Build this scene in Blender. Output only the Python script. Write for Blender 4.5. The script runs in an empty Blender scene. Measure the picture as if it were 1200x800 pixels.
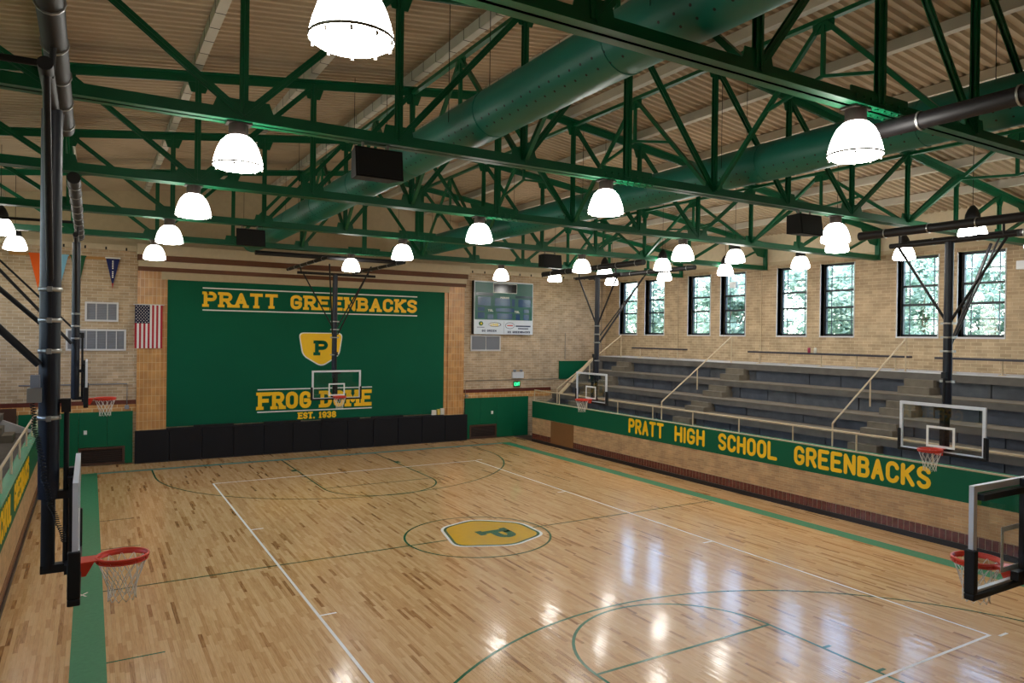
import bpy, bmesh, math, random
from mathutils import Vector, Matrix
random.seed(7)
PI = math.pi
SC = bpy.context.scene
COL = SC.collection

# ------------------------------------------------------------------ camera
YAW, PIT, ROL = 0.5496, -0.0043, 0.0135
w_ = Vector((math.sin(YAW) * math.cos(PIT), math.cos(YAW) * math.cos(PIT), math.sin(PIT)))
rt = Vector((math.cos(YAW), -math.sin(YAW), 0)); up = rt.cross(w_)
r_ = math.cos(ROL) * rt + math.sin(ROL) * up; u_ = -math.sin(ROL) * rt + math.cos(ROL) * up
cd = bpy.data.cameras.new('camera'); cam = bpy.data.objects.new('camera', cd); COL.objects.link(cam)
cam.matrix_world = Matrix(((r_.x, u_.x, -w_.x, -7.884), (r_.y, u_.y, -w_.y, -15.187), (r_.z, u_.z, -w_.z, 4.742), (0, 0, 0, 1)))
cd.sensor_fit = 'HORIZONTAL'; cd.sensor_width = 36; cd.lens = 845.6 / 1200 * 36
cd.shift_x = -23.7 / 1200; cd.shift_y = -2.98 / 1200; cd.clip_end = 300
SC.camera = cam

# ------------------------------------------------------------------ sky, sun, exposure
wd = bpy.data.worlds.new('sky'); SC.world = wd; wd.use_nodes = True
nt = wd.node_tree; nt.nodes.clear()
sk = nt.nodes.new('ShaderNodeTexSky'); sk.sky_type = 'NISHITA'; sk.sun_disc = False
sk.sun_elevation = math.radians(58); sk.sun_rotation = math.radians(-90)
bg = nt.nodes.new('ShaderNodeBackground'); bg.inputs[1].default_value = 1.05
wo = nt.nodes.new('ShaderNodeOutputWorld')
nt.links.new(sk.outputs[0], bg.inputs[0]); nt.links.new(bg.outputs[0], wo.inputs[0])
sd = bpy.data.lights.new('sun', 'SUN'); sd.energy = 4.5; sd.angle = 0.01; sd.color = (1, .96, .88)
so = bpy.data.objects.new('sun', sd); COL.objects.link(so)
so.rotation_euler = Vector((math.cos(math.radians(58)), -.12, -math.sin(math.radians(58)))).to_track_quat('-Z', 'Y').to_euler()
SC.view_settings.view_transform = 'Standard'; SC.view_settings.look = 'None'
SC.view_settings.exposure = 1.04; SC.view_settings.gamma = 1.0
SC.view_settings.use_curve_mapping = False
LAMP = 11.0            # emission of the acrylic lamp domes
SC.cycles.max_bounces = 8
SC.cycles.use_light_tree = True

# ------------------------------------------------------------------ materials
def srgb(*c): return tuple(((x / 255) / 12.92 if x / 255 <= .04045 else (((x / 255) + .055) / 1.055) ** 2.4) for x in c)
MATS = {}
class NT:
    def __init__(s, m): s.t = m.node_tree; s.b = s.t.nodes['Principled BSDF']
    def n(s, k, **kw):
        x = s.t.nodes.new('ShaderNode' + k)
        for a, b in kw.items(): setattr(x, a, b)
        return x
    def l(s, a, b): s.t.links.new(a, b)
def mat(name, col, rough=.6, metal=0, emit=0, spec=None, vary=.0, scale=6, bump=0, coat=0):
    m = bpy.data.materials.new(name); m.use_nodes = True
    k = NT(m); b = k.b
    b.inputs['Base Color'].default_value = (*col, 1); b.inputs['Roughness'].default_value = rough; b.inputs['Metallic'].default_value = metal
    if spec is not None: b.inputs['Specular IOR Level'].default_value = spec
    if coat: b.inputs['Coat Weight'].default_value = coat; b.inputs['Coat Roughness'].default_value = .08
    if emit: b.inputs['Emission Color'].default_value = (*col, 1); b.inputs['Emission Strength'].default_value = emit
    if vary or bump:
        tc = k.n('NewGeometry'); no = k.n('TexNoise'); no.inputs['Scale'].default_value = scale; no.inputs['Detail'].default_value = 4
        k.l(tc.outputs['Position'], no.inputs['Vector'])
        if vary:
            mp = k.n('MapRange'); mp.inputs[1].default_value = .25; mp.inputs[2].default_value = .75; mp.inputs[3].default_value = 1 - vary; mp.inputs[4].default_value = 1 + vary
            k.l(no.outputs['Fac'], mp.inputs[0])
            mx = k.n('VectorMath', operation='SCALE'); mx.inputs[0].default_value = col
            k.l(mp.outputs[0], mx.inputs['Scale']); k.l(mx.outputs[0], b.inputs['Base Color'])
        if bump:
            bp = k.n('Bump'); bp.inputs['Strength'].default_value = bump; bp.inputs['Distance'].default_value = .02
            k.l(no.outputs['Fac'], bp.inputs['Height']); k.l(bp.outputs[0], b.inputs['Normal'])
    MATS[name] = m
    return m
def brick(name, c1, c2, cm, bw, bh, mortar, axis, rough=.7, stripes=None, bumpd=.006, off=.5, squash=None):
    """running-bond masonry; axis 'x' = wall in the XZ plane, 'y' = wall in the YZ plane"""
    m = bpy.data.materials.new(name); m.use_nodes = True; k = NT(m)
    g = k.n('NewGeometry'); s = k.n('SeparateXYZ'); c = k.n('CombineXYZ')
    k.l(g.outputs['Position'], s.inputs[0]); k.l(s.outputs[0 if axis == 'x' else 1], c.inputs[0]); k.l(s.outputs[2], c.inputs[1])
    t = k.n('TexBrick', offset=off); t.inputs['Scale'].default_value = 1; t.inputs['Brick Width'].default_value = bw; t.inputs['Row Height'].default_value = bh
    t.inputs['Mortar Size'].default_value = mortar; t.inputs['Mortar Smooth'].default_value = .2
    t.inputs['Color1'].default_value = (*c1, 1); t.inputs['Color2'].default_value = (*c2, 1); t.inputs['Mortar'].default_value = (*cm, 1)
    k.l(c.outputs[0], t.inputs['Vector'])
    no = k.n('TexNoise'); no.inputs['Scale'].default_value = 2.2; no.inputs['Detail'].default_value = 5; k.l(g.outputs['Position'], no.inputs['Vector'])
    mp = k.n('MapRange'); mp.inputs[1].default_value = .3; mp.inputs[2].default_value = .7; mp.inputs[3].default_value = .82; mp.inputs[4].default_value = 1.14
    k.l(no.outputs['Fac'], mp.inputs[0])
    v = k.n('VectorMath', operation='SCALE'); k.l(t.outputs['Color'], v.inputs[0]); k.l(mp.outputs[0], v.inputs['Scale'])
    k.l(v.outputs[0], k.b.inputs['Base Color']); k.b.inputs['Roughness'].default_value = rough
    bp = k.n('Bump', invert=True); bp.inputs['Distance'].default_value = bumpd; bp.inputs['Strength'].default_value = .6
    k.l(t.outputs['Fac'], bp.inputs['Height']); k.l(bp.outputs[0], k.b.inputs['Normal'])
    MATS[name] = m; return m

GREEN = srgb(0, 92, 58)
mat('steel_green', srgb(0, 90, 55), .42, spec=.4, vary=.12, scale=3)
mat('duct_green', srgb(8, 108, 92), .45, vary=.08, scale=1.5)
mat('wall_green', srgb(0, 92, 60), .55, spec=.25, vary=.04, scale=1.2)
mat('stage_green', srgb(0, 88, 60), .7, spec=.2, vary=.05, scale=.8)
mat('band_green', srgb(74, 152, 114), .25, spec=.4, vary=.1, scale=14)
mat('line_green', srgb(26, 104, 70), .22, spec=.4, vary=.12, scale=14)
mat('line_white', srgb(246, 244, 238), .3, spec=.3, vary=.05)
mat('line_teal', srgb(66, 142, 136), .3, spec=.3, vary=.1, scale=14)
mat('gold', srgb(255, 200, 4), .5, vary=.03)
mat('floor_gold', srgb(226, 176, 24), .2, coat=.3, vary=.05)
mat('white_paint', srgb(232, 232, 226), .5)
mat('black_pad', srgb(13, 14, 20), .6, spec=.3, vary=.1)
mat('black_metal', srgb(24, 22, 24), .52, spec=.35, vary=.1, scale=20)
mat('mast_navy', srgb(18, 22, 36), .42, spec=.4, vary=.06)
mat('galvanised', srgb(168, 168, 166), .38, metal=.8)
mat('rim_orange', srgb(214, 58, 34), .35)
mat('net_white', srgb(226, 224, 216), .8)
mat('frame_white', srgb(214, 216, 220), .35, metal=.1)
mat('rubber_black', srgb(12, 12, 13), .6, spec=.35)
mat('cream', srgb(206, 190, 160), .7, vary=.06)
mat('cream_dark', srgb(188, 170, 138), .7, vary=.06)
mat('cornice_brown', srgb(104, 62, 34), .6, vary=.1)
mat('deck', srgb(180, 160, 132), .75, vary=.12, scale=.9)
mat('purlin', srgb(196, 190, 176), .7, vary=.1, scale=2)
mat('concrete', srgb(98, 93, 88), .85, vary=.22, scale=2.5, bump=.25)
mat('concrete_blue', srgb(72, 76, 86), .85, vary=.3, scale=2.2, bump=.2)
mat('concrete_slate', srgb(82, 84, 90), .85, vary=.3, scale=2.8, bump=.2)
mat('concrete_light', srgb(190, 188, 188), .8, vary=.1, scale=2)
mat('step_tan', srgb(114, 105, 92), .85, vary=.2, scale=4)
mat('rail_tan', srgb(196, 176, 144), .5, vary=.05)
mat('bench_dark', srgb(44, 40, 50), .4)
mat('tile_dark', srgb(104, 52, 44), .25, spec=.6, vary=.45, scale=9)
mat('base_black', srgb(24, 24, 30), .4)
mat('door_brown', srgb(132, 88, 44), .6, vary=.05)
mat('vent_frame', srgb(206, 204, 204), .5)
mat('vent_grey', srgb(128, 130, 138), .5)
mat('vent_brown', srgb(74, 48, 36), .5)
mat('vent_dark', srgb(26, 26, 24), .7)
mat('flag_red', srgb(176, 30, 44), .8)
mat('flag_white', srgb(226, 220, 214), .8)
mat('flag_navy', srgb(26, 30, 58), .8)
mat('felt_orange', srgb(232, 96, 20), .85)
mat('felt_blue', srgb(128, 186, 214), .85)
mat('felt_green', srgb(20, 82, 48), .85)
mat('felt_navy', srgb(28, 36, 92), .85)
mat('felt_red', srgb(150, 24, 40), .85)
mat('pennant_board', srgb(178, 128, 66), .7)
mat('board_green', srgb(8, 88, 76), .35)
mat('board_dark', srgb(18, 46, 60), .15)
mat('board_blue', srgb(26, 66, 112), .12, spec=.7)
mat('board_black', srgb(14, 14, 16), .12)
mat('board_white', srgb(214, 222, 232), .4)
mat('print_navy', srgb(24, 40, 78), .5)
mat('print_yellow', srgb(236, 206, 40), .5)
mat('print_red', srgb(200, 70, 60), .5)
mat('sticker_green', srgb(120, 220, 110), .5)
mat('speaker_black', srgb(12, 11, 12), .7, spec=.3)
mat('lamp_cap', srgb(66, 56, 52), .4, metal=.4)
mat('lamp_ring', srgb(120, 116, 108), .4, metal=.5)
mat('lamp_dome', (1.0, .965, .90), .4, emit=LAMP * .85)
mat('lamp_lens', (1.0, .965, .90), .4, emit=LAMP * 1.9)
mat('exit_lit', (0.05, 1.0, .35), .4, emit=1.1)
mat('window_frame', srgb(30, 36, 46), .4)
mat('window_white', srgb(206, 206, 210), .5)
mat('bark', srgb(96, 80, 62), .9, vary=.2)
mat('grass', srgb(92, 122, 56), .9, vary=.2, scale=1)
mat('orange_tile', srgb(196, 142, 84), .4, vary=.1)
mat('red_stripe', srgb(96, 44, 34), .35, vary=.15, scale=8)
mat('box_white', srgb(220, 214, 200), .6)
mat('box_yellow', srgb(220, 190, 90), .6)
mat('cup_pink', srgb(170, 60, 90), .5)
mat('cable_grey', srgb(150, 140, 124), .6)
mat('dark_gap', srgb(60, 40, 24), .8)

brick('brick_far', srgb(196, 170, 138), srgb(170, 144, 112), srgb(204, 188, 164), .32, .105, .009, 'x')
brick('brick_side', srgb(186, 162, 130), srgb(162, 138, 108), srgb(202, 182, 150), .32, .105, .008, 'y')
brick('brick_low', srgb(206, 164, 116), srgb(180, 138, 94), srgb(206, 180, 142), .3, .068, .005, 'y', rough=.45)
brick('tile_pilaster', srgb(206, 152, 92), srgb(188, 132, 76), srgb(212, 180, 132), .13, .3, .008, 'x', rough=.3, off=0)
brick('tile_course', srgb(206, 152, 92), srgb(186, 130, 76), srgb(222, 196, 152), .3, .2, .012, 'x', rough=.3)

# leaves (thin, light shines through), outdoor glare and haze put into their pale colour
m = bpy.data.materials.new('leaf'); m.use_nodes = True; k = NT(m)
k.t.nodes.remove(k.b); k.b = None
o_ = k.t.nodes['Material Output']; g = k.n('NewGeometry'); no = k.n('TexNoise'); no.inputs['Scale'].default_value = 1.3
k.l(g.outputs['Position'], no.inputs['Vector'])
rp = k.n('ValToRGB'); rp.color_ramp.elements[0].position = .3; rp.color_ramp.elements[0].color = (*srgb(102, 126, 104), 1); rp.color_ramp.elements[1].position = .7; rp.color_ramp.elements[1].color = (*srgb(198, 212, 192), 1)
k.l(no.outputs['Fac'], rp.inputs[0])
d = k.n('BsdfDiffuse'); tr = k.n('BsdfTranslucent'); mx = k.n('MixShader'); mx.inputs[0].default_value = .45
k.l(rp.outputs[0], d.inputs[0]); k.l(rp.outputs[0], tr.inputs[0]); k.l(d.outputs[0], mx.inputs[1]); k.l(tr.outputs[0], mx.inputs[2]); k.l(mx.outputs[0], o_.inputs[0])
MATS['leaf'] = m
# thin glass: clear with a Fresnel reflection
def thin_glass(name, tint, refl):
    m = bpy.data.materials.new(name); m.use_nodes = True; k = NT(m); k.t.nodes.remove(k.b)
    o_ = k.t.nodes['Material Output']; t = k.n('BsdfTransparent'); t.inputs[0].default_value = (*tint, 1)
    gl = k.n('BsdfGlossy'); gl.inputs['Roughness'].default_value = .02; fr = k.n('LayerWeight'); fr.inputs[0].default_value = .5
    pw = k.n('Math', operation='POWER'); pw.inputs[1].default_value = 4; k.l(fr.outputs['Facing'], pw.inputs[0])
    ml = k.n('MapRange'); ml.inputs[3].default_value = .03; ml.inputs[4].default_value = .55 * refl; k.l(pw.outputs[0], ml.inputs[0])
    mx = k.n('MixShader'); k.l(ml.outputs[0], mx.inputs[0]); k.l(t.outputs[0], mx.inputs[1]); k.l(gl.outputs[0], mx.inputs[2]); k.l(mx.outputs[0], o_.inputs[0])
    MATS[name] = m
thin_glass('window_glass', (.93, .96, .97), .9)
thin_glass('board_glass', (.95, .97, .97), 1.0)

# maple floor: one tone per plank (mesh attribute), grain along Y
m = bpy.data.materials.new('maple'); m.use_nodes = True; k = NT(m)
at = k.n('Attribute', attribute_name='tone'); g = k.n('NewGeometry')
mpg = k.n('Mapping'); mpg.inputs['Scale'].default_value = (60, 3.5, 1); k.l(g.outputs['Position'], mpg.inputs['Vector'])
n1 = k.n('TexNoise'); n1.inputs['Scale'].default_value = 1; n1.inputs['Detail'].default_value = 6; k.l(mpg.outputs[0], n1.inputs['Vector'])
rp = k.n('ValToRGB'); cr = rp.color_ramp
stops = [(0, (118, 74, 38)), (.12, (158, 108, 62)), (.3, (196, 146, 92)), (.6, (220, 174, 118)), (1, (238, 198, 146))]
while len(cr.elements) < len(stops): cr.elements.new(.5)
for e, (p_, c_) in zip(cr.elements, stops): e.position = p_; e.color = (*srgb(*c_), 1)
mr = k.n('MapRange'); mr.inputs[1].default_value = .3; mr.inputs[2].default_value = .7; mr.inputs[3].default_value = -.16; mr.inputs[4].default_value = .16
k.l(n1.outputs['Fac'], mr.inputs[0]); ad = k.n('Math', operation='ADD'); k.l(at.outputs['Fac'], ad.inputs[0]); k.l(mr.outputs[0], ad.inputs[1])
k.l(ad.outputs[0], rp.inputs[0]); k.l(rp.outputs[0], k.b.inputs['Base Color'])
k.b.inputs['Roughness'].default_value = .26; k.b.inputs['Specular IOR Level'].default_value = .38
k.b.inputs['Coat Weight'].default_value = .4; k.b.inputs['Coat Roughness'].default_value = .1
n2 = k.n('TexNoise'); n2.inputs['Scale'].default_value = 9; k.l(g.outputs['Position'], n2.inputs['Vector'])
bp = k.n('Bump'); bp.inputs['Strength'].default_value = .06; bp.inputs['Distance'].default_value = .01
k.l(n2.outputs['Fac'], bp.inputs['Height']); k.l(bp.outputs[0], k.b.inputs['Normal']); k.l(bp.outputs[0], k.b.inputs['Coat Normal'])
MATS['maple'] = m

# ------------------------------------------------------------------ mesh helpers
class MB:
    def __init__(s): s.v = []; s.f = []; s.sm = []
    def add(s, vs, fs, smooth=False):
        o = len(s.v); s.v += [tuple(v) for v in vs]; s.f += [tuple(i + o for i in f) for f in fs]; s.sm += [smooth] * len(fs); return s
    def box(s, x0, x1, y0, y1, z0, z1):
        x0, x1 = sorted((x0, x1)); y0, y1 = sorted((y0, y1)); z0, z1 = sorted((z0, z1))
        return s.add([(x0, y0, z0), (x1, y0, z0), (x1, y1, z0), (x0, y1, z0), (x0, y0, z1), (x1, y0, z1), (x1, y1, z1), (x0, y1, z1)],
                     [(3, 2, 1, 0), (4, 5, 6, 7), (0, 1, 5, 4), (1, 2, 6, 5), (2, 3, 7, 6), (3, 0, 4, 7)])
    def cbox(s, x, y, z, dx, dy, dz): return s.box(x - dx / 2, x + dx / 2, y - dy / 2, y + dy / 2, z - dz / 2, z + dz / 2)
    def bar(s, a, b, w, h, upv=(0, 0, 1)):
        a = Vector(a); b = Vector(b); d = (b - a).normalized(); u = Vector(upv)
        sd = d.cross(u)
        if sd.length < 1e-4: sd = d.cross(Vector((0, 1, 0)))
        sd.normalize(); u = sd.cross(d).normalized(); sd *= w / 2; u *= h / 2
        vs = [a - sd - u, a + sd - u, a + sd + u, a - sd + u, b - sd - u, b + sd - u, b + sd + u, b - sd + u]
        return s.add(vs, [(0, 1, 2, 3), (7, 6, 5, 4), (0, 4, 5, 1), (1, 5, 6, 2), (2, 6, 7, 3), (3, 7, 4, 0)])
    def tube(s, a, b, r, n=12, r2=None, caps=True):
        a = Vector(a); b = Vector(b); d = (b - a).normalized(); r2 = r if r2 is None else r2
        x = d.orthogonal().normalized(); y = d.cross(x)
        vs = []
        for c, q in ((a, r), (b, r2)):
            for i in range(n):
                t = 2 * PI * i / n; vs.append(c + x * math.cos(t) * q + y * math.sin(t) * q)
        s.add(vs, [(i, (i + 1) % n, n + (i + 1) % n, n + i) for i in range(n)], True)
        if caps: s.add(vs, [tuple(range(n - 1, -1, -1)), tuple(range(n, 2 * n))])
        return s
    def path(s, pts, r, n=8, closed=False):
        pts = [Vector(p) for p in pts]; N = len(pts); rings = []
        for i, p in enumerate(pts):
            if closed: d = pts[(i + 1) % N] - pts[i - 1]
            else: d = pts[min(i + 1, N - 1)] - pts[max(i - 1, 0)]
            d.normalize()
            ref = Vector((0, 0, 1)) if abs(d.z) < .9 else Vector((1, 0, 0))
            x = d.cross(ref).normalized(); y = d.cross(x)
            rings.append([p + x * math.cos(2 * PI * k / n) * r + y * math.sin(2 * PI * k / n) * r for k in range(n)])
        vs = [v for q in rings for v in q]; fs = []
        for i in range(N if closed else N - 1):
            j = (i + 1) % N
            for k in range(n): fs.append((i * n + k, i * n + (k + 1) % n, j * n + (k + 1) % n, j * n + k))
        if not closed: fs += [tuple(range(n - 1, -1, -1)), tuple(range((N - 1) * n, N * n))]
        return s.add(vs, fs, True)
    def lathe(s, prof, n=24, c=(0, 0, 0)):
        vs = []; fs = []
        for r, z in prof:
            for i in range(n): vs.append((c[0] + r * math.cos(2 * PI * i / n), c[1] + r * math.sin(2 * PI * i / n), c[2] + z))
        for j in range(len(prof) - 1):
            for i in range(n): fs.append((j * n + i, j * n + (i + 1) % n, (j + 1) * n + (i + 1) % n, (j + 1) * n + i))
        return s.add(vs, fs, True)
    def prism(s, poly, fn, d):
        """poly: 2-D outline; fn(u,v,h)->3-D; thickness d"""
        n = len(poly); vs = [fn(u, v, 0) for u, v in poly] + [fn(u, v, d) for u, v in poly]
        return s.add(vs, [tuple(range(n - 1, -1, -1)), tuple(range(n, 2 * n))] + [(i, (i + 1) % n, n + (i + 1) % n, n + i) for i in range(n)])
    def build(s, name, m, parent=None, loc=None):
        me = bpy.data.meshes.new(name); me.from_pydata(s.v, [], s.f); me.validate()
        if len(me.polygons) == len(s.sm): me.polygons.foreach_set('use_smooth', s.sm)
        bm = bmesh.new(); bm.from_mesh(me); bmesh.ops.recalc_face_normals(bm, faces=bm.faces); bm.to_mesh(me); bm.free()
        me.materials.append(MATS[m]); o = bpy.data.objects.new(name, me); COL.objects.link(o)
        if parent is not None: o.parent = parent
        if loc: o.location = loc
        return o
def tag(o, label=None, cat=None, group=None, kind=None):
    if label: o['label'] = label
    if cat: o['category'] = cat
    if group: o['group'] = group
    if kind: o['kind'] = kind
    return o
def thing(name, loc, label, cat, group=None, rz=0):
    o = bpy.data.objects.new(name, None); o.empty_display_size = .2; COL.objects.link(o); o.location = loc; o.rotation_euler = (0, 0, rz)
    return tag(o, label, cat, group)
def struct(o, label=None): o['kind'] = 'structure'; return tag(o, label) if label else o
def copy_tree(o, parent=None, kids={}):
    c = o.copy(); COL.objects.link(c)
    if parent is not None: c.parent = parent
    for ch in CH.get(o.name, ()): copy_tree(ch, c)
    return c
CH = {}
def reg(root):      # remember the children of a finished thing, so copying needs no scene walk
    for o in COL.objects:
        if o.parent is not None: CH.setdefault(o.parent.name, [])
    for o in COL.objects:
        if o.parent is not None and o not in CH[o.parent.name]: CH[o.parent.name].append(o)

# ------------------------------------------------------------------ stroke lettering
def arc(cx, cy, rx, ry, a0, a1, n=8): return [(cx + rx * math.cos(math.radians(a0 + (a1 - a0) * i / n)), cy + ry * math.sin(math.radians(a0 + (a1 - a0) * i / n))) for i in range(n + 1)]
def glyphs(ch, w):
    """strokes on a box w wide and 1 high"""
    h = w / 2
    O = [arc(h, .72, h, .28, 0, 180) + arc(h, .28, h, .28, 180, 360) + [(w, .72)]]
    T = {
     'A': [[(0, 0), (h, 1), (w, 0)], [(w * .2, .34), (w * .8, .34)]],
     'B': [[(0, 0), (0, 1), (w * .6, 1)] + arc(w * .62, .77, w * .32, .23, 90, -90)[1:] + [(0, .54)], [(w * .6, .54)] + arc(w * .66, .27, w * .34, .27, 90, -90)[1:] + [(0, 0)]],
     'C': [arc(h, .72, h, .28, 10, 180) + arc(h, .28, h, .28, 180, 350)],
     'D': [[(0, 0), (0, 1), (h, 1)] + arc(h, .65, h, .35, 90, 0)[1:] + arc(h, .35, h, .35, 0, -90) + [(0, 0)]],
     'E': [[(w, 1), (0, 1), (0, 0), (w, 0)], [(0, .52), (w * .8, .52)]],
     'F': [[(w, 1), (0, 1), (0, 0)], [(0, .52), (w * .8, .52)]],
     'G': [arc(h, .72, h, .28, 15, 180) + arc(h, .28, h, .28, 180, 360) + [(w, .46), (w * .55, .46)]],
     'H': [[(0, 0), (0, 1)], [(w, 0), (w, 1)], [(0, .5), (w, .5)]],
     'I': [[(h, 0), (h, 1)]],
     'K': [[(0, 0), (0, 1)], [(w, 1), (0, .42)], [(w * .3, .58), (w, 0)]],
     'L': [[(0, 1), (0, 0), (w, 0)]],
     'M': [[(0, 0), (0, 1), (h, .3), (w, 1), (w, 0)]],
     'N': [[(0, 0), (0, 1), (w, 0), (w, 1)]],
     'O': O, '0': O,
     'P': [[(0, 0), (0, 1), (w * .6, 1)] + arc(w * .64, .74, w * .36, .26, 90, -90)[1:] + [(0, .48)]],
     'R': [[(0, 0), (0, 1), (w * .6, 1)] + arc(w * .64, .74, w * .36, .26, 90, -90)[1:] + [(0, .48)], [(w * .5, .48), (w, 0)]],
     'S': [arc(h, .75, h, .25, 20, 180) + [(w * .12, .6), (w * .88, .42)] + arc(h, .26, h, .26, 10, -160)],
     'T': [[(h, 0), (h, 1)], [(0, 1), (w, 1)]],
     'U': [[(0, 1), (0, .28)] + arc(h, .28, h, .28, 180, 360)[1:] + [(w, 1)]],
     '1': [[(w * .2, .82), (h, 1), (h, 0)]],
     '9': [arc(h, .7, h, .3, 0, 360, 14), [(w, .7), (w * .9, .25)] + arc(h, .26, h * .8, .26, 0, -150)],
     '3': [arc(h, .76, h, .24, 160, -80), arc(h, .27, h, .27, 80, -160)],
     '8': [arc(h, .76, h * .85, .24, 0, 360, 14), arc(h, .26, h, .26, 0, 360, 14)],
     '.': [[(h, 0), (h, .02)]], ' ': [],
    }
    return T[ch]
SERIF = {'P': [(0, 0), (0, 1)], 'R': [(0, 0), (0, 1), (1, 0)], 'A': [(0, 0), (1, 0)], 'T': [(.5, 0)], 'B': [(0, 0), (0, 1)], 'N': [(0, 0), (0, 1), (1, 1)], 'K': [(0, 0), (0, 1), (1, 0), (1, 1)],
         'F': [(0, 0), (0, 1)], 'D': [(0, 0), (0, 1)], 'M': [(0, 0), (0, 1), (1, 0), (1, 1)], 'E': [(0, 0), (0, 1)], '1': [(.5, 0)], 'I': [(.5, 0), (.5, 1)]}
def lettering(text, x0, x1, y0, h, fn, d, stroke, rnd=True, serif=False, gap=.42, ws=.75, wid=.62, each=False):
    """text laid between x0 and x1, baseline y0, cap height h; fn(u,v,depth)->3-D"""
    NW = {'I': .001 if not serif else .2, '.': .05, 'M': 1.3, '1': .5, 'T': 1.05}
    units = []; x = 0
    for c in text:
        if c == ' ': x += ws; continue
        w = wid * NW.get(c, 1); units.append((c, x, w)); x += w + gap
    tot = x - gap; sx = (x1 - x0 - stroke) / tot; ih = h - stroke
    mb = MB(); out = []; cnt = [0]
    def pz(poly):
        cnt[0] += 1; e = (cnt[0] % 23) * 6e-5
        mb.prism(poly, lambda u, v, dd: fn(u, v, dd + e), d)
    for c, ux, w in units:
        if each: mb = MB(); out.append((c, mb))
        gx = x0 + stroke / 2 + ux * sx; W = w * sx
        P = lambda u, v: (gx + u, y0 + stroke / 2 + v * ih)
        for st in glyphs(c, W):
            q = [P(*t) for t in st]
            for a, b in zip(q, q[1:]):
                dx, dy = b[0] - a[0], b[1] - a[1]; L = math.hypot(dx, dy)
                if L < 1e-6: continue
                nx, ny = -dy / L * stroke / 2, dx / L * stroke / 2
                pz([(a[0] + nx, a[1] + ny), (a[0] - nx, a[1] - ny), (b[0] - nx, b[1] - ny), (b[0] + nx, b[1] + ny)])
            ends = q if rnd else q[1:-1]
            for i, p in enumerate(q):
                if rnd or 0 < i < len(q) - 1:
                    nn = 10 if i in (0, len(q) - 1) else 6
                    pz([(p[0] + math.cos(2 * PI * t / nn) * stroke / 2, p[1] + math.sin(2 * PI * t / nn) * stroke / 2) for t in range(nn)])
                elif not rnd:
                    s2 = stroke / 2; pz([(p[0] - s2, p[1] - s2), (p[0] + s2, p[1] - s2), (p[0] + s2, p[1] + s2), (p[0] - s2, p[1] + s2)])
        if serif:
            for su, sv in SERIF.get(c, ()):
                px, py = P(su * W, sv); sw, sh = stroke * .92, stroke * .42
                py += -stroke * .5 + sh if sv == 0 else stroke * .5 - sh
                pz([(px - sw, py - sh), (px + sw, py - sh), (px + sw, py + sh), (px - sw, py + sh)])
    return out if each else mb
def signwriting(text, parent, m, label, *a, **k):
    for c, mb in lettering(text, *a, each=True, **k): mb.build('letter', m, parent)
# ------------------------------------------------------------------ the room
YF, YN, XW = 14.2, -17.6, 14.5         # far wall, wall behind the camera, side walls
ZR = lambda x, z0=10.55: z0 - .125 * abs(x)
FX = 9.11                              # face of the low walls in front of the bleachers

# floor: sub-floor, strip planks, painted lines
floor = struct(MB().box(-XW, XW, YN, YF + .2, -.16, -.02).build('floor', 'dark_gap'), 'maple strip gymnasium floor with glossy finish')
PW = .06
planks = []
r = random.Random(3)
nrow = int(2 * (FX + .06) / PW)
for i in range(nrow):
    x0 = -(FX + .06) + i * PW; y = YN + r.random() * .8
    while y < YF - .0:
        L = r.uniform(.25, 1.1); y1 = min(y + L, YF)
        q = r.random(); patch = .4 + .4 * math.sin(x0 * 1.7 + 2.1 * math.sin(y * .45)) * math.sin(y * .8 + x0)
        dark = .03 + .09 * patch
        tone = r.uniform(.14, .32) if q < dark else (r.uniform(.42, .6) if q < dark + .2 else r.uniform(.55, .92))
        planks.append((x0, y, y1, tone, r.uniform(-.0009, .0009), r.uniform(-.0009, .0009)))
        y = y1
CX, CY = -7.884, -15.187
def in_view(x, y):
    d = Vector((x - CX, y - CY, -4.74)); z = d.dot(w_)
    if z < 1: return False
    px = 623.7 + 845.6 * d.dot(r_) / z; py = 397 - 845.6 * d.dot(u_) / z
    return 4 < px < 1196 and py < 796
order = sorted(range(len(planks)), key=lambda i: (planks[i][0] - CX) ** 2 + ((planks[i][1] + planks[i][2]) / 2 - CY) ** 2)
near = set([i for i in order if in_view(planks[i][0] + PW / 2, (planks[i][1] + planks[i][2]) / 2)][:296])
def plank_geo(p):
    x0, y0, y1, t, a, b = p; e = .0006
    xa, xb, ya, yb = x0 + e, x0 + PW - e, y0 + e, y1 - e
    return [(xa, ya, -.02), (xb, ya, -.02), (xb, yb, -.02), (xa, yb, -.02), (xa, ya, -.0010 + a - b), (xb, ya, -.0010 - a - b), (xb, yb, -.0010 - a + b), (xa, yb, -.0010 + a + b)]
PF = [(4, 5, 6, 7), (0, 1, 5, 4), (1, 2, 6, 5), (2, 3, 7, 6), (3, 0, 4, 7)]
def plank_mesh(name, ps):
    vs = []; fs = []; tones = []
    for p in ps:
        o = len(vs); p = (*p[:4], p[4] * .35, p[5] * .35); vs += plank_geo(p); fs += [tuple(i + o for i in f) for f in PF]; tones += [p[3]] * 5
    me = bpy.data.meshes.new(name); me.from_pydata(vs, [], fs); me.materials.append(MATS['maple'])
    at = me.attributes.new('tone', 'FLOAT', 'FACE'); at.data.foreach_set('value', tones)
    o = bpy.data.objects.new(name, me); COL.objects.link(o); o.parent = floor; return o
rest = plank_mesh('plank_field', [p for i, p in enumerate(planks) if i not in near]); rest['kind'] = 'stuff'
for i in sorted(near): plank_mesh('plank', [planks[i]])

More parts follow.
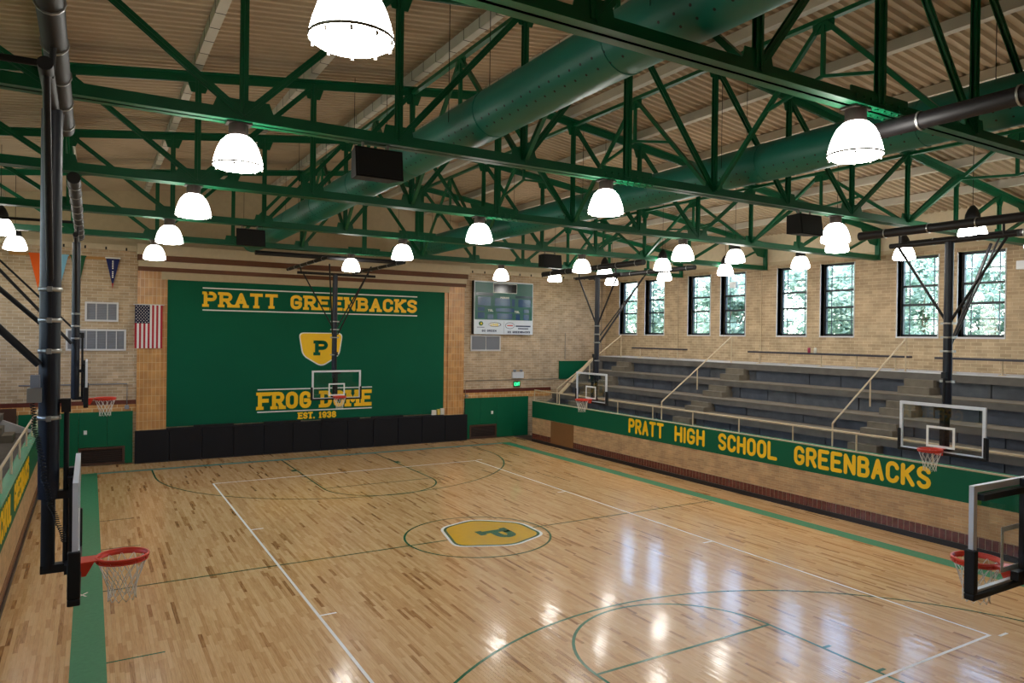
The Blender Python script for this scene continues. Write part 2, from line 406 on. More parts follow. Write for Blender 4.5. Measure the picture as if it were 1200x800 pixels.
LZ = .0006
def strip(pts, w, m, name='court_line', closed=False, z=LZ, label=None):
    """flat painted line following pts"""
    pts = [Vector((p[0], p[1], 0)) for p in pts]; N = len(pts); L = []; R = []
    for i, p in enumerate(pts):
        a = pts[i - 1] if (i or closed) else None; b = pts[(i + 1) % N] if (i < N - 1 or closed) else None
        d1 = (p - a).normalized() if a is not None else None; d2 = (b - p).normalized() if b is not None else None
        d1 = d1 or d2; d2 = d2 or d1; t = (d1 + d2).normalized(); n = Vector((-t.y, t.x, 0)); s = w / 2 / max(.4, n.dot(Vector((-d1.y, d1.x, 0))))
        L.append(p + n * s); R.append(p - n * s)
    mb = MB(); vs = [(v.x, v.y, z) for v in L + R]
    mb.add(vs, [(N + i, N + (i + 1) % N, (i + 1) % N, i) for i in range(N if closed else N - 1)])
    o = mb.build(name, m, floor)
    if label: o['label'] = label
    return o
G, GI = 8.09, 7.645
strip([(-(G + GI) / 2, YN + .5), (-(G + GI) / 2, 12.7)], G - GI, 'band_green', 'sideline_band', label='wide green sideline band')
strip([((G + GI) / 2 - .03, YN + .5), ((G + GI) / 2 - .03, 12.7)], G - GI, 'band_green', 'sideline_band', label='wide green sideline band')
strip([(-GI, 12.58), (GI, 12.58)], .24, 'line_teal', 'baseline_band', label='teal green baseline band')
strip([(-GI, -12.6), (GI, -12.6)], .24, 'line_teal', 'baseline_band')
strip([(-GI, 0), (GI, 0)], .05, 'line_green', z=LZ + .0001)
strip([(1.72 * math.cos(t * PI / 32), .02 + 1.72 * math.sin(t * PI / 32)) for t in range(64)], .05, 'line_green', 'center_circle', True, z=LZ + .0002)
for s in (1, -1):
    c = 11.12 * s
    strip([(-6.05, 12.46 * s), (-6.05, c)] + [(-6.05 * math.cos(t * PI / 48), c - s * 6.0 * math.sin(t * PI / 48)) for t in range(1, 48)] + [(6.05, c), (6.05, 12.46 * s)], .05, 'line_green', 'three_point_line', z=LZ + .0002)
    f = (6.85 if s > 0 else 7.07) * s
    strip([(-1.78, 12.46 * s), (-1.78, f)] + [(-1.78 * math.cos(t * PI / 32), f - s * 1.8 * math.sin(t * PI / 32)) for t in range(1, 32)] + [(1.78, f), (1.78, 12.46 * s)], .05, 'line_green', 'key_outline', z=LZ + .0003)
    strip([(-1.78, f), (1.78, f)], .05, 'line_green', 'free_throw_line', z=LZ + .0004)
    for x in (-1.88, 1.88):
        for q in (10.2, 9.0, 8.1): strip([(x - .08 if x > 0 else x - .08, q * s), (x + .08, q * s)], .06 if q < 10 else .3, 'line_green', 'lane_mark', z=LZ + .0003)
V, VL = 4.572, 9.144
strip([(-V, -VL), (V, -VL), (V, VL), (-V, VL)], .05, 'line_white', 'volleyball_line', True, z=LZ + .0005)
for s in (1, -1):
    for x in (-1, 1): strip([(x * V, 3.05 * s), (x * (V - .3), 3.05 * s)], .05, 'line_white', 'volleyball_tick', z=LZ + .0006)
    strip([(V + .1, (VL + .1) * s), (V + .35, (VL + .1) * s)], .05, 'line_white', 'volleyball_tick', z=LZ + .0006)
for y in (2.9, 5.6, -3.3): strip([(-GI, y), (-GI + .75, y)], .04, 'line_green', 'bench_mark', z=LZ + .0003)
for a in ((-8.03, -.12, -7.88, .08), (-8.02, .07, -7.9, -.15)): strip([(a[0], a[1]), (a[2], a[3])], .03, 'line_white', 'tape_mark', z=LZ + .001)
# centre emblem: plain rounded gold field carrying the letter P (white and green borders)
def rpoly(pts, r, n=5):
    out = []; N = len(pts)
    for i in range(N):
        p = Vector(pts[i]); a = (Vector(pts[i - 1]) - p).normalized(); b = (Vector(pts[(i + 1) % N]) - p).normalized()
        s, e = p + a * r, p + b * r
        for t in range(n + 1):
            t /= n; out.append(tuple((1 - t) ** 2 * s + 2 * t * (1 - t) * p + t * t * e))
    return out
def inset(poly, d):
    c = sum((Vector(p) for p in poly), Vector((0, 0))) / len(poly); return [tuple(c + (Vector(p) - c) * (1 - d / (Vector(p) - c).length)) for p in poly]
EMB = rpoly([(-.85, -.55), (.35, -1.08), (1.42, -.62), (1.45, .55), (.5, 1.36), (-.5, 1.0)], .3)
for i, (dd, m) in enumerate(((-.07, 'line_white'), (0, 'line_green'), (.07, 'floor_gold'))):
    MB().prism(inset(EMB, dd), lambda u, v, d_: (u, v, LZ + .0008 + i * .0002 + d_), .0001).build(['emblem_edge', 'emblem_border', 'emblem_field'][i], m, floor)
lettering('P', -.36, .36, 0, .82, lambda u, v, d_: (v + .05, -u - .12, LZ + .0016 + d_), .0002, .2, rnd=False, serif=True).build('emblem_letter', 'line_green', floor)['label'] = 'green block letter P'

# roof: ribbed steel deck in two slopes, purlins along the room
for sgn, nm in ((-1, 'ceiling'), (1, 'ceiling')):
    mb = MB(); n = int((YF - YN + .4) / .2); vs = []; prof = []
    for i in range(n + 1):
        y = YN - .1 + i * .2
        prof += [(y, 0), (y + .07, 0), (y + .095, .06), (y + .175, .06)]
    for x in (0, sgn * (XW + .5)):
        for (y, dz) in prof: vs.append((x, y, ZR(x) + dz))
    N = len(prof); mb.add(vs, [(i, i + 1, N + i + 1, N + i) for i in range(N - 1)])
    struct(mb.build(nm, 'deck'), 'tan ribbed metal roof deck')
struct(MB().add([(-XW - .6, YN - .5, ZR(15.1) + .2), (0, YN - .5, ZR(0) + .2), (0, YF + .6, ZR(0) + .2), (-XW - .6, YF + .6, ZR(15.1) + .2), (XW + .6, YN - .5, ZR(15.1) + .2), (XW + .6, YF + .6, ZR(15.1) + .2)],
               [(0, 1, 2, 3), (1, 4, 5, 2)]).build('roof', 'dark_gap'))
rr = random.Random(5)
for k_ in range(-6, 7):
    x = 2.08 * k_
    pb = MB().box(x - .075, x + .075, YN, YF, ZR(x) - .2, ZR(x) - .005).build('ceiling_beam', 'purlin'); struct(pb, 'pale roof purlin running the length of the hall')
    if k_ in (-3, -2, -1, 0):
        mb = MB(); y = -12.0
        while y < YF - .3:
            mb.box(x - .079, x + .079, y, y + .011, ZR(x) - .205, ZR(x)); y += .62
        s_ = mb.build('strap', 'black_metal', pb); s_['kind'] = 'stuff'
# bolts poking through the deck are left to the deck's relief

# far wall
def wallbox(name, m, *b, label=None): return struct(MB().box(*b).build(name, m), label)
far = MB()
far.box(-XW - .4, XW + .4, YF, YF + .3, 0, 7.62)
struct(far.build('wall_far', 'brick_far'), 'tan brick end wall around the stage mural')
MBg = MB().add([(-XW - .4, YF + .02, 7.62), (XW + .4, YF + .02, 7.62), (XW + .4, YF + .02, ZR(14.9)), (0, YF + .02, ZR(0)), (-XW - .4, YF + .02, ZR(14.9)),
                (-XW - .4, YF + .3, 7.62), (XW + .4, YF + .3, 7.62), (XW + .4, YF + .3, ZR(14.9)), (0, YF + .3, ZR(0)), (-XW - .4, YF + .3, ZR(14.9))],
               [(0, 1, 2, 3, 4), (9, 8, 7, 6, 5), (0, 5, 6, 1), (1, 6, 7, 2), (2, 7, 8, 3), (3, 8, 9, 4), (4, 9, 5, 0)])
struct(MBg.build('wall_far_gable', 'cream_dark'), 'cream plaster gable above the brick')
tl = MB().box(-XW, -6.5, YF - .14, YF + .01, 7.55, 7.74).box(6.52, XW, YF - .14, YF + .01, 7.55, 7.74).build('trim_1', 'cream'); struct(tl, 'cream ledge on top of the brick')
bl = MB()
for i in range(-22, 23):
    x = i * .62
    if abs(x) > 6.8: bl.cbox(x, YF - .15, 7.6, .05, .02, .1)
bl.build('ledge_bolt', 'black_metal', tl)['kind'] = 'stuff'
struct(MB().box(-6.5, 6.52, YF - .5, YF + .01, 7.44, 7.8).build('trim_2', 'cream'))
struct(MB().box(-6.47, 6.5, YF - .36, YF + .01, 7.24, 7.44).build('trim_3', 'cornice_brown'))
struct(MB().box(-6.45, 6.48, YF - .27, YF + .01, 7.03, 7.24).build('trim_4', 'cream'))
struct(MB().box(-6.45, 6.48, YF - .2, YF + .01, 6.88, 7.03).build('trim_5', 'cornice_brown'))
struct(MB().box(-5.7, 5.7, YF - .13, YF + .01, 6.61, 6.88).build('trim_6', 'cream_dark'))
for s in (-1, 1):
    struct(MB().box(s * 5.68, s * 6.46, YF - .1, YF + .01, 1.15, 6.9).build('column', 'tile_pilaster'), 'glazed orange tile pilaster beside the stage mural')
    struct(MB().box(s * 5.5, s * 5.68, YF - .05, YF + .01, 1.15, 6.65).build('trim_7', 'tile_pilaster'))
# bands low on the side parts of the end wall
for s in (-1, 1):
    a, b = sorted((s * 6.47, s * 11.2)); 
    struct(MB().box(a, b, YF - .015, YF + .01, 2.12, 2.27).build('trim_8', 'red_stripe'))
    struct(MB().box(a, b, YF - .02, YF + .01, 1.86, 2.12).build('trim_9', 'tile_course'))
# stage mural
st = thing('stage_mural', (0, YF - .05, 1.2), 'huge green panel reading PRATT GREENBACKS and FROG DOME at the far end', 'mural')
LF = lambda u, v, d: (u, -.012 - d, v - 1.2)
MB().box(-5.5, 5.5, -.01, .045, .05, 5.45).build('panel', 'stage_green', st)
signwriting('PRATT GREENBACKS', st, 'gold', None, -4.29, 4.19, 5.66, .57, LF, .01, .125, rnd=False, serif=True)
signwriting('FROG DOME', st, 'gold', None, -2.33, 2.21, 1.73, .68, LF, .01, .15, rnd=False, serif=True, ws=.6)
signwriting('EST. 1938', st, 'gold', None, -.8, .72, 1.3, .27, LF, .01, .065, rnd=False, serif=True)
for z, a, b in ((6.36, -4.33, 4.2), (5.54, -4.33, 4.2), (2.51, -2.35, 2.22), (1.64, -2.35, 2.22)): MB().box(a, b, -.022, 0, z - 1.2 - .022, z - 1.2 + .022).build('rule_line', 'white_paint', st)
EW = rpoly([(-.78, 4.72), (.92, 4.72), (.78, 3.85), (.1, 3.42), (-.62, 3.85)], .2)
MB().prism(inset(EW, -.05), LF, .006).build('emblem_edge', 'white_paint', st)
MB().prism(EW, LF, .01).build('emblem_field', 'gold', st)
lettering('P', -.17, .35, 3.84, .6, lambda u, v, d: (u, -.024 - d, v - 1.2), .006, .15, rnd=False, serif=True).build('emblem_letter', 'stage_green', st)['label'] = 'green block letter P'
# padded stage front, panel by panel
sp = thing('stage_padding', (0, YF - .1, 0), 'black padded wall panels along the stage front at the far end', 'wall padding')
xs = [-6.5 + i * 1.095 for i in range(13)]
for a, b in zip(xs, xs[1:]):
    mb = MB(); mb.box(a + .004, b - .004, -.1, .09, .03, 1.17); o = mb.build('pad_panel', 'black_pad', sp)
    bv = o.modifiers.new('b', 'BEVEL'); bv.width = .02; bv.segments = 2
MB().box(-6.5, 6.64, -.09, .095, 0, .03).build('kick_strip', 'base_black', sp)
MB().box(-5.5, 5.5, -.02, .045, 1.17, 1.21).build('top_edge', 'black_metal', sp)
for i, (a, b) in enumerate(((-4.6, -3.2), (-2.1, -.7), (.1, 1.7), (2.2, 3.6))): 
    tag(MB().box(a, b, YF - .13, YF - .04, 1.211, 1.27).build('floor_light', 'black_metal'), ['black footlight strip under the word PRATT, on the stage edge', 'black footlight strip left of EST. 1938, on the stage edge', 'black footlight strip right of EST. 1938, on the stage edge', 'black footlight strip at the right end of the stage edge'][i], 'light', 'black footlight strips on the stage edge')
for i, (x, w, m) in enumerate(((5.02, .2, 'box_white'), (5.24, .12, 'box_yellow'), (5.42, .16, 'box_white'))):
    t = MB().box(x - w / 2, x + w / 2, YF - .17, YF - .065, 1.211, 1.42 + .03 * i).build('small_box', m)
    tag(t, ['widest white box on the black stage edge', 'small yellow box between two white ones on the stage edge', 'tallest white box at the right end of the stage edge'][i], 'box', 'small boxes on the stage edge')
# green wall pads with floor vents either side
for s, nm in ((-1, 'left of the stage, under the flag wall'), (1, 'right of the stage, under the scoreboard wall')):
    t = thing('wall_pad', (s * 7.6, YF - .05, 0), 'green wall padding ' + nm, 'wall padding', 'green wall pads')
    xs = [6.56, 7.35, 8.2, 9.05, 9.9]
    for i, (a, b) in enumerate(zip(xs, xs[1:])):
        zb = .66 if i in (0, 1) else .04
        a_, b_ = sorted((s * a - s * 7.6, s * b - s * 7.6))
        if i == 0:
            MB().box(a_ + .004, b_ - .004, -.03, .04, .66, 1.88).box(*sorted((s * 6.56 - s * 7.6, s * 6.8 - s * 7.6)), -.03, .04, .04, .66).build('pad_panel', 'wall_green', t)
        elif i == 1: MB().box(a_ + .004, b_ - .004, -.03, .04, .66, 1.88).build('pad_panel', 'wall_green', t)
        else: MB().box(a_ + .004, b_ - .004, -.03, .04, .04, 1.88).build('pad_panel', 'wall_green', t)
    v = thing('floor_vent', (s * 7.5, YF - .06, 0), 'dark louvred floor vent with brown frame ' + ('left' if s < 0 else 'right') + ' of the stage', 'vent', 'floor vents in the green pads')
    MB().box(-.69, .69, -.03, .05, .04, .1).box(-.69, .69, -.03, .05, .58, .65).box(-.69, -.62, -.03, .05, .1, .58).box(.62, .69, -.03, .05, .1, .58).build('frame', 'vent_brown', v)
    MB().box(-.62, .62, .02, .05, .1, .58).build('backing', 'vent_dark', v)
    for j in range(9): MB().bar((-.62, 0, .125 + j * .054), (.62, 0, .125 + j * .054), .03, .006, (0, .6, .8)).build('slat', 'vent_brown', v)
    o = MB().box(-.05, .05, -.02, 0, -.07, .07).build('switch_plate', 'white_paint', None, (s * (8.0 if s < 0 else 7.95), YF - .08, 1.19)); tag(o, 'white switch plate on the green pad ' + ('left' if s < 0 else 'right') + ' of the stage', 'switch')

# side walls with windows
BAYS = [-12.58, -7.78, -2.98, 1.83, 6.65, 11.45]
WZ0, WZ1 = 4.88, 7.45
OPEN = sorted([(c + .3, c + 1.62) for c in BAYS] + [(c - 1.62, c - .3) for c in BAYS])
def side_wall(s):
    mb = MB(); xa, xb = s * XW, s * (XW + .4)
    mb.box(xa, xb, YN, YF + .3, 0, WZ0); mb.box(xa, xb, YN, YF + .3, WZ1, 7.62)
    y = YN
    for a, b in OPEN: mb.box(xa, xb, y, a, WZ0, WZ1); y = b
    mb.box(xa, xb, y, YF + .3, WZ0, WZ1)
    struct(mb.build('wall_right' if s > 0 else 'wall_left', 'brick_side'), 'tan brick wall with tall paired windows above the bleachers')
    struct(MB().box(xa - s * .0, xb, YN, YF + .3, 7.62, ZR(XW) + .12).build('wall_right_upper' if s > 0 else 'wall_left_upper', 'cream'))
    struct(MB().box(xa - s * .05, xa, YN, YF, 7.58, 7.7).build('trim_10', 'cream_dark'))
    i = 0
    for a, b in OPEN:
        i += 1
        w = MB(); X = s * (XW + .26)
        t = .075
        e = MB().box(X - .05, X + .05, a, a + t, WZ0, WZ1).box(X - .05, X + .05, b - t, b, WZ0, WZ1).box(X - .05, X + .05, a, b, WZ0, WZ0 + t).box(X - .05, X + .05, a, b, WZ1 - t, WZ1)
        root = struct(e.build('window_%d' % (i if s > 0 else i + len(OPEN)), 'window_frame'))
        for z in (5.9, 6.5): MB().box(X - .045, X + .045, a + t, b - t, z - .035, z + .035).build('transom_bar', 'window_frame', root)
        mu = MB()
        for q in (.2, .8):
            yy = a + (b - a) * q; mu.box(X - .015, X + .015, yy - .011, yy + .011, WZ0 + t, WZ1 - t)
        for z in (5.42, 6.95): mu.box(X - .015, X + .015, a + t, b - t, z - .011, z + .011)
        mu.build('muntin', 'window_frame', root)
        for z0, z1 in ((WZ0 + t, 5.865), (5.935, 6.465), (6.535, WZ1 - t)):
            MB().box(X - .004, X + .004, a + t, b - t, z0, z1).build('pane', 'window_glass', root)
        MB().box(s * (XW - .02), s * (XW + .2), a - .03, a, WZ0, WZ1).box(s * (XW - .02), s * (XW + .2), b, b + .03, WZ0, WZ1).box(s * (XW - .03), s * (XW + .2), a - .03, b + .03, WZ0 - .05, WZ0).build('casing', 'window_white', root)
side_wall(1); side_wall(-1)
wallbox('wall_near', 'brick_far', -XW - .4, XW + .4, YN - .3, YN, 0, 10.6)

# ------------------------------------------------------------------ bleachers
PX = lambda s, x: s * x
def bleachers(s):
    side = 'right' if s > 0 else 'left'
    y0, y1 = -15.5, 12.46
    # low wall in front: brick, dark tile soldier course, black base, green band with gold letters
    lw = thing('front_wall', (s * FX, 0, 0), ('brick and green front wall with gold letters before the window-side bleachers' if s > 0 else 'brick and green front wall before the bleachers beyond the near black mast'), 'wall', 'low walls in front of the bleachers')
    X0, X1 = 0, s * .16
    MB().box(X0, X1, y0, y1, .38, 1.09).build('brickwork', 'brick_low', lw)
    MB().box(X0 - s * .02, X1, y0, y1, 0, .13).build('base_strip', 'base_black', lw)
    MB().box(X0 + s * .004, X1, y0, y1, .13, .38).build('mortar_bed', 'cream_dark', lw)
    N = int((y1 - y0) / .145)
    if s > 0:
        me = MB().box(-.004, .02, -.0655, .0655, .136, .372)
        pr_ = me.build('tile', 'tile_dark', lw, (0, y1 - .07, 0))
        for i in range(1, N):
            c = pr_.copy(); COL.objects.link(c); c.location = (0, y1 - .07 - i * .145, 0)
    else:
        mb = MB()
        for i in range(N): mb.box(.004, -.02, y1 - .136 - i * .145, y1 - .004 - i * .145, .133, .376)
        mb.build('soldier_tiles', 'tile_dark', lw)['kind'] = 'stuff'
    MB().box(X0 - s * .012, X1, y0, y1, 1.09, 1.82).build('green_band', 'wall_green', lw)
    MB().box(X0 - s * .02, X0 + s * .03, y0, y1, 1.82, 1.855).build('coping_edge', 'rail_tan' if s > 0 else 'band_green', lw)
    MB().box(X0 + s * .03, X1 + s * .02, y0, y1, 1.82, 1.855).build('coping', 'band_green', lw)
    for wd_, a, b in (('PRATT', 5.64, 3.73), ('HIGH', 3.18, 1.77), ('SCHOOL', 1.18, -1.12), ('GREENBACKS', -1.71, -5.6)):
        signwriting(wd_, lw, 'gold', None, 0, a - b, 1.22, .54, lambda u, v, d: (-s * (.013 + d), s * (a - u), v), .006, .105, gap=.38)
    if s > 0: MB().box(-.02, .02, 9.2, 10.9, .13, 1.08).build('access_panel', 'door_brown', lw)
    # rail on the wall
    rl = thing('guard_rail', (s * 9.2, 0, 1.855), 'tan pipe rail on top of the ' + ('green wall lettered PRATT HIGH SCHOOL GREENBACKS' if s > 0 else 'green wall beyond the near black mast'), 'railing', 'pipe rails on the low walls')
    MB().tube((0, y1 - .03, .45), (0, y0, .45), .026).build('top_rail', 'rail_tan', rl)
    y = y1 - .03
    while y > y0: MB().tube((0, y, 0), (0, y, .45), .022).build('post', 'rail_tan', rl); y -= 2.0
    # seating
    bl = thing('bleacher', (s * 9.2, 0, 0), ('grey concrete bleachers under the window wall' if s > 0 else 'grey concrete bleachers behind the near black mast'), 'bleachers', 'concrete bleachers')
    X = lambda x: s * (x - 9.2)
    rows = [(10.16, 2.13), (11.04, 2.612), (11.92, 3.204), (12.8, 3.834), (14.48, None)]
    MB().box(X(9.27), X(10.6), y0, y1, 1.2, 1.5).build('aisle_slab', 'concrete', bl)
    zprev = 1.5
    for i in range(4):
        xf, z = rows[i]; xb = rows[i + 1][0]
        MB().box(X(xf), X(xb + .3 if i < 3 else 14.49), y0, y1, z - (.2 if i < 3 else .24), z - .025).build('seat_slab', 'concrete', bl)
        MB().box(X(xf - .012), X(xb + .3 if i < 3 else 14.49), y0, y1, z - .025, z).build('seat_edge', 'concrete_light' if i == 3 else 'step_tan', bl)  # top walkway paler than the seat rows: window skylight put into its colour
        y = y1
        rr = random.Random(i)
        while y > y0 + .2:
            L = rr.choice((1.15, 1.2, 1.25, 2.3)); ya = max(y - L, y0)
            MB().box(X(xf + .13), X(xf + .3), ya + .018, y - .018, zprev - .02, z - .2).build('riser_panel', rr.choice(('concrete_blue', 'concrete_slate')), bl)
            y = ya
        MB().box(X(xf + .2), X(xf + .35), y0, y1, zprev - .02, z - .2).build('riser_core', 'concrete', bl)
        zprev = z
    for ya in (3.36, -3.66, 10.0, -10.4):
        zp = 1.5
        for i in range(4):
            xf, z = rows[i]; h = (z - zp) / 3
            MB().box(X(xf - .42), X(xf + .13), ya, ya + .95, zp, zp + h).build('step_block', 'step_tan', bl)
            MB().box(X(xf - .16), X(xf + .13), ya + .04, ya + .91, zp + h, zp + 2 * h).build('step_block', 'step_tan', bl)
            zp = z
    # sloping end wall
    poly = [(9.3, 1.5), (10.55, 2.1), (12.3, 3.62), (12.9, 3.62), (12.9, 0), (9.3, 0)]
    MB().prism([(X(u), v) for u, v in poly], lambda u, v, d: (u, 12.3 + d, v), .16).build('end_wall', 'concrete_light' if s < 0 else 'concrete', bl)
    MB().bar((X(10.55), 12.38, 2.12), (X(12.3), 12.38, 3.65), .22, .06).build('end_coping', 'rail_tan', bl)
    # aisle hand rails
    for j, ya in enumerate((4.08, -2.78, 10.75) if s > 0 else ()):
        h = thing('aisle_handrail', (s * 9.3, ya, 1.86), ['sloping tan handrail above the word HIGH', 'sloping tan handrail above the word GREENBACKS', 'sloping tan handrail beside the end of the bleachers near the exit sign'][j], 'railing', 'aisle handrails')
        MB().tube((0, 0, .62), (s * 3.55, .12, 2.95), .024).build('top_rail', 'rail_tan', h)
        MB().tube((0, 0, 0), (0, 0, .63), .022).build('post', 'rail_tan', h)
        MB().tube((s * 1.75, .06, 1.0), (s * 1.75, .06, 1.77), .022).build('post', 'rail_tan', h)
        MB().tube((s * 3.55, .12, 1.975), (s * 3.55, .12, 2.95), .022).build('post', 'rail_tan', h)
    # narrow leaning benches on the top walkway
    if s > 0:
        for j, (a, b) in enumerate(((10.37, 7.05), (3.6, -2.58), (-3.4, -9.6))):
            t = thing('leaning_bench', (13.2, (a + b) / 2, 3.836), ['narrow dark bench plank below the two farthest window pairs', 'narrow dark bench plank holding two cups below the middle windows', 'narrow dark bench plank below the nearest window pair'][j], 'bench', 'plank benches on the top walkway')
            h = (a - b) / 2
            MB().box(-.13, .13, -h, h, .39, .45).build('plank_top', 'bench_dark', t)
            n = max(2, round((a - b) / 1.3)); 
            for q in range(n):
                yy = -h + .45 + q * (2 * h - .9) / (n - 1)
                MB().tube((0, yy, 0), (0, yy, .4), .02).cbox(0, yy, .01, .2, .12, .02).build('leg', 'rail_tan', t)
        for j, (yy, m) in enumerate(((1.0, 'cup_pink'), (.75, 'box_white'))):
            mb = MB().lathe([(0, 0), (.045, 0), (.052, .16), (.05, .17), (.03, .185), (0, .185)], 12)
            tag(mb.build('drink_cup', m, None, (13.2, yy, 4.277)), ['small dark pink drink cup on the middle plank bench', 'small white drink cup on the middle plank bench'][j], 'cup', 'cups on the bench')
bleachers(1); bleachers(-1)
t = thing('landing_panel', (12.65, YF - .05, 2.66), 'green painted panel on the end wall above the corner stair', 'panel')
MB().box(-1.0, 1.0, -.03, .04, 0, .88).build('panel', 'wall_green', t); MB().box(-1.02, 1.02, -.05, .04, .88, .92).build('top_trim', 'rail_tan', t)
t = thing('landing_panel', (-10.3, YF - .05, 1.45), 'dark olive panel on the end wall behind the bleachers at left edge', 'panel')
MB().box(-.6, .35, -.03, .04, 0, .65).build('panel', 'vent_brown', t); MB().box(.35, .36, -.035, .04, -.02, .4).build('panel', 'wall_green', t)

# ------------------------------------------------------------------ roof trusses
TY = [-10.06, -5.38, -.71, 3.97, 8.64]
ZB = 7.40
TC = lambda x: 10.22 - .125 * abs(x)
PN = 2.08
TL = ['green steel roof truss nearest the camera, cut by the top edge', 'second green steel roof truss, carrying the two large black speakers', 'third green steel roof truss, above the gold word SCHOOL', 'fourth green steel roof truss, carrying the two smaller looking black speakers', 'farthest green steel roof truss, just before the stage mural']
def angle(mb, a, b, w, gap=.012):
    """a pair of angles back to back"""
    a = Vector(a); b = Vector(b)
    mb.bar(a + Vector((0, w * .28, 0)), b + Vector((0, w * .28, 0)), .014, w, (0, 1, 0) if abs((b - a).normalized().y) < .5 else (0, 0, 1))
def truss(y, label):
    t = thing('roof_truss', (0, y, ZB), label, 'truss', 'green roof trusses')
    e = 14.4
    mb = MB()
    mb.box(-e, e, -.13, -.008, 0, .014).box(-e, e, .008, .13, 0, .014)
    mb.box(-e, e, -.024, -.008, 0, .17).box(-e, e, .008, .024, 0, .17)
    mb.build('bottom_chord', 'steel_green', t)
    for s in (-1, 1):
        a = Vector((0, 0, TC(0) - ZB)); b = Vector((s * e, 0, TC(e) - ZB)); m2 = MB()
        for q in (-.075, .075):
            o = Vector((0, q, 0)); m2.bar(a + o, b + o, .13, .014)
        for q in (-.018, .018):
            o = Vector((0, q, -.075)); m2.bar(a + o, b + o, .014, .15)
        m2.build('top_chord', 'steel_green', t)
        MB().box(s * (e - .06), s * (e + .04), -.07, .07, 0, TC(e) - ZB).build('end_post', 'steel_green', t)
        MB().prism([(s * e, TC(e) - ZB), (s * (e - 1.0), TC(e - 1) - ZB - .02), (s * (e - .9), TC(e - 1) - ZB - .2), (s * (e - .45), TC(e) - ZB - .5), (s * e, TC(e) - ZB - .55)], lambda u, v, d: (u, -.008 + d, v), .016).build('haunch_plate', 'steel_green', t)
    for k_ in range(-6, 7):
        x = k_ * PN; w = .1 if k_ else .14
        m2 = MB()
        for q in (-.03, .03): m2.box(x - w / 2, x + w / 2, q - .006, q + .006, .1, TC(x) - ZB - .05)
        m2.box(x - .006, x + .006, -.055, .055, .1, TC(x) - ZB - .05)
        m2.build('vertical', 'steel_green', t)
    for s in (-1, 1):
        for kb, kt in ((1, 0), (2, 1), (3, 2), (3, 4), (4, 5), (5, 6)):
            a = (s * kb * PN, 0, .1); b = (s * kt * PN, 0, TC(kt * PN) - ZB - .08); m2 = MB()
            for q in (-.028, .028): m2.bar((a[0], q, a[2]), (b[0], q, b[2]), .012, .09, (0, 0, 1))
            m2.bar(a, b, .09, .012, (0, 0, 1))
            m2.build('diagonal', 'steel_green', t)
        m2 = MB(); m2.bar((s * 6 * PN, 0, .1), (s * (e - .6), 0, TC(e) - ZB - .35), .09, .06); m2.build('diagonal', 'steel_green', t)
        for kb in (1, 2, 3, 4, 5, 6):
            x = s * kb * PN; g = .42 if kb == 3 else .26
            MB().prism([(x - g, .02), (x + g, .02), (x + g * .75, .3), (x - g * .75, .3)], lambda u, v, d: (u, -.007 + d, v), .014).build('gusset_plate', 'steel_green', t)
            MB().prism([(x - .22, TC(x) - ZB - .06), (x + .22, TC(x) - ZB - .06), (x + .12, TC(x) - ZB - .34), (x - .12, TC(x) - ZB - .34)], lambda u, v, d: (u, -.007 + d, v), .014).build('gusset_plate', 'steel_green', t)
    MB().box(-.55, .55, -.012, .012, .015, .24).build('splice_plate', 'steel_green', t)
    m2 = MB()
    for i in range(8):
        for q in (-.09, .09): m2.cbox(-.47 + i * .135, q, -.008, .035, .035, .018)
        for z in (.07, .13): m2.cbox(-.47 + i * .135, -.032, z, .03, .02, .03)
    m2.build('splice_bolt', 'steel_green', t)['kind'] = 'stuff'
    return t
for y, l in zip(TY, TL): truss(y, l)
# sway frames running between the trusses
SW = {-2.08: 'beside the near green duct', 2.08: 'beside the second green duct', 8.32: 'above the window-side bleachers', -8.32: 'behind the near black mast'}
for x, wh in SW.items():
    for i in range(5):
        a = TY[i]; b = TY[i + 1] if i < 4 else YF
        if i == 4: continue
        ord_ = ['first', 'second', 'third', 'fourth', 'fifth'][i]
        t = thing('sway_frame', (x, (a + b) / 2, ZB), '%s green V-shaped sway frame from the camera %s' % (ord_, wh), 'roof brace', 'green sway frames between trusses')
        h = (b - a) / 2 - .07; zt = TC(x) - ZB - .1
        MB().bar((0, -h, zt), (0, h, zt), .1, .07).build('strut', 'steel_green', t)
        for s in (-1, 1): MB().bar((0, s * h, .12), (0, 0, zt), .07, .07, (1, 0, 0)).build('diagonal', 'steel_green', t)
        MB().bar((0, 0, zt - .9), (0, 0, zt), .06, .06).build('hanger', 'steel_green', t)
        for s in (-1, 1): MB().bar((0, s * h * .5, .12 + (zt - .12) * .5), (0, 0, zt - .9), .05, .05, (1, 0, 0)).build('brace', 'steel_green', t)
        MB().cbox(0, 0, zt - .08, .014, .4, .26).build('gusset_plate', 'steel_green', t)

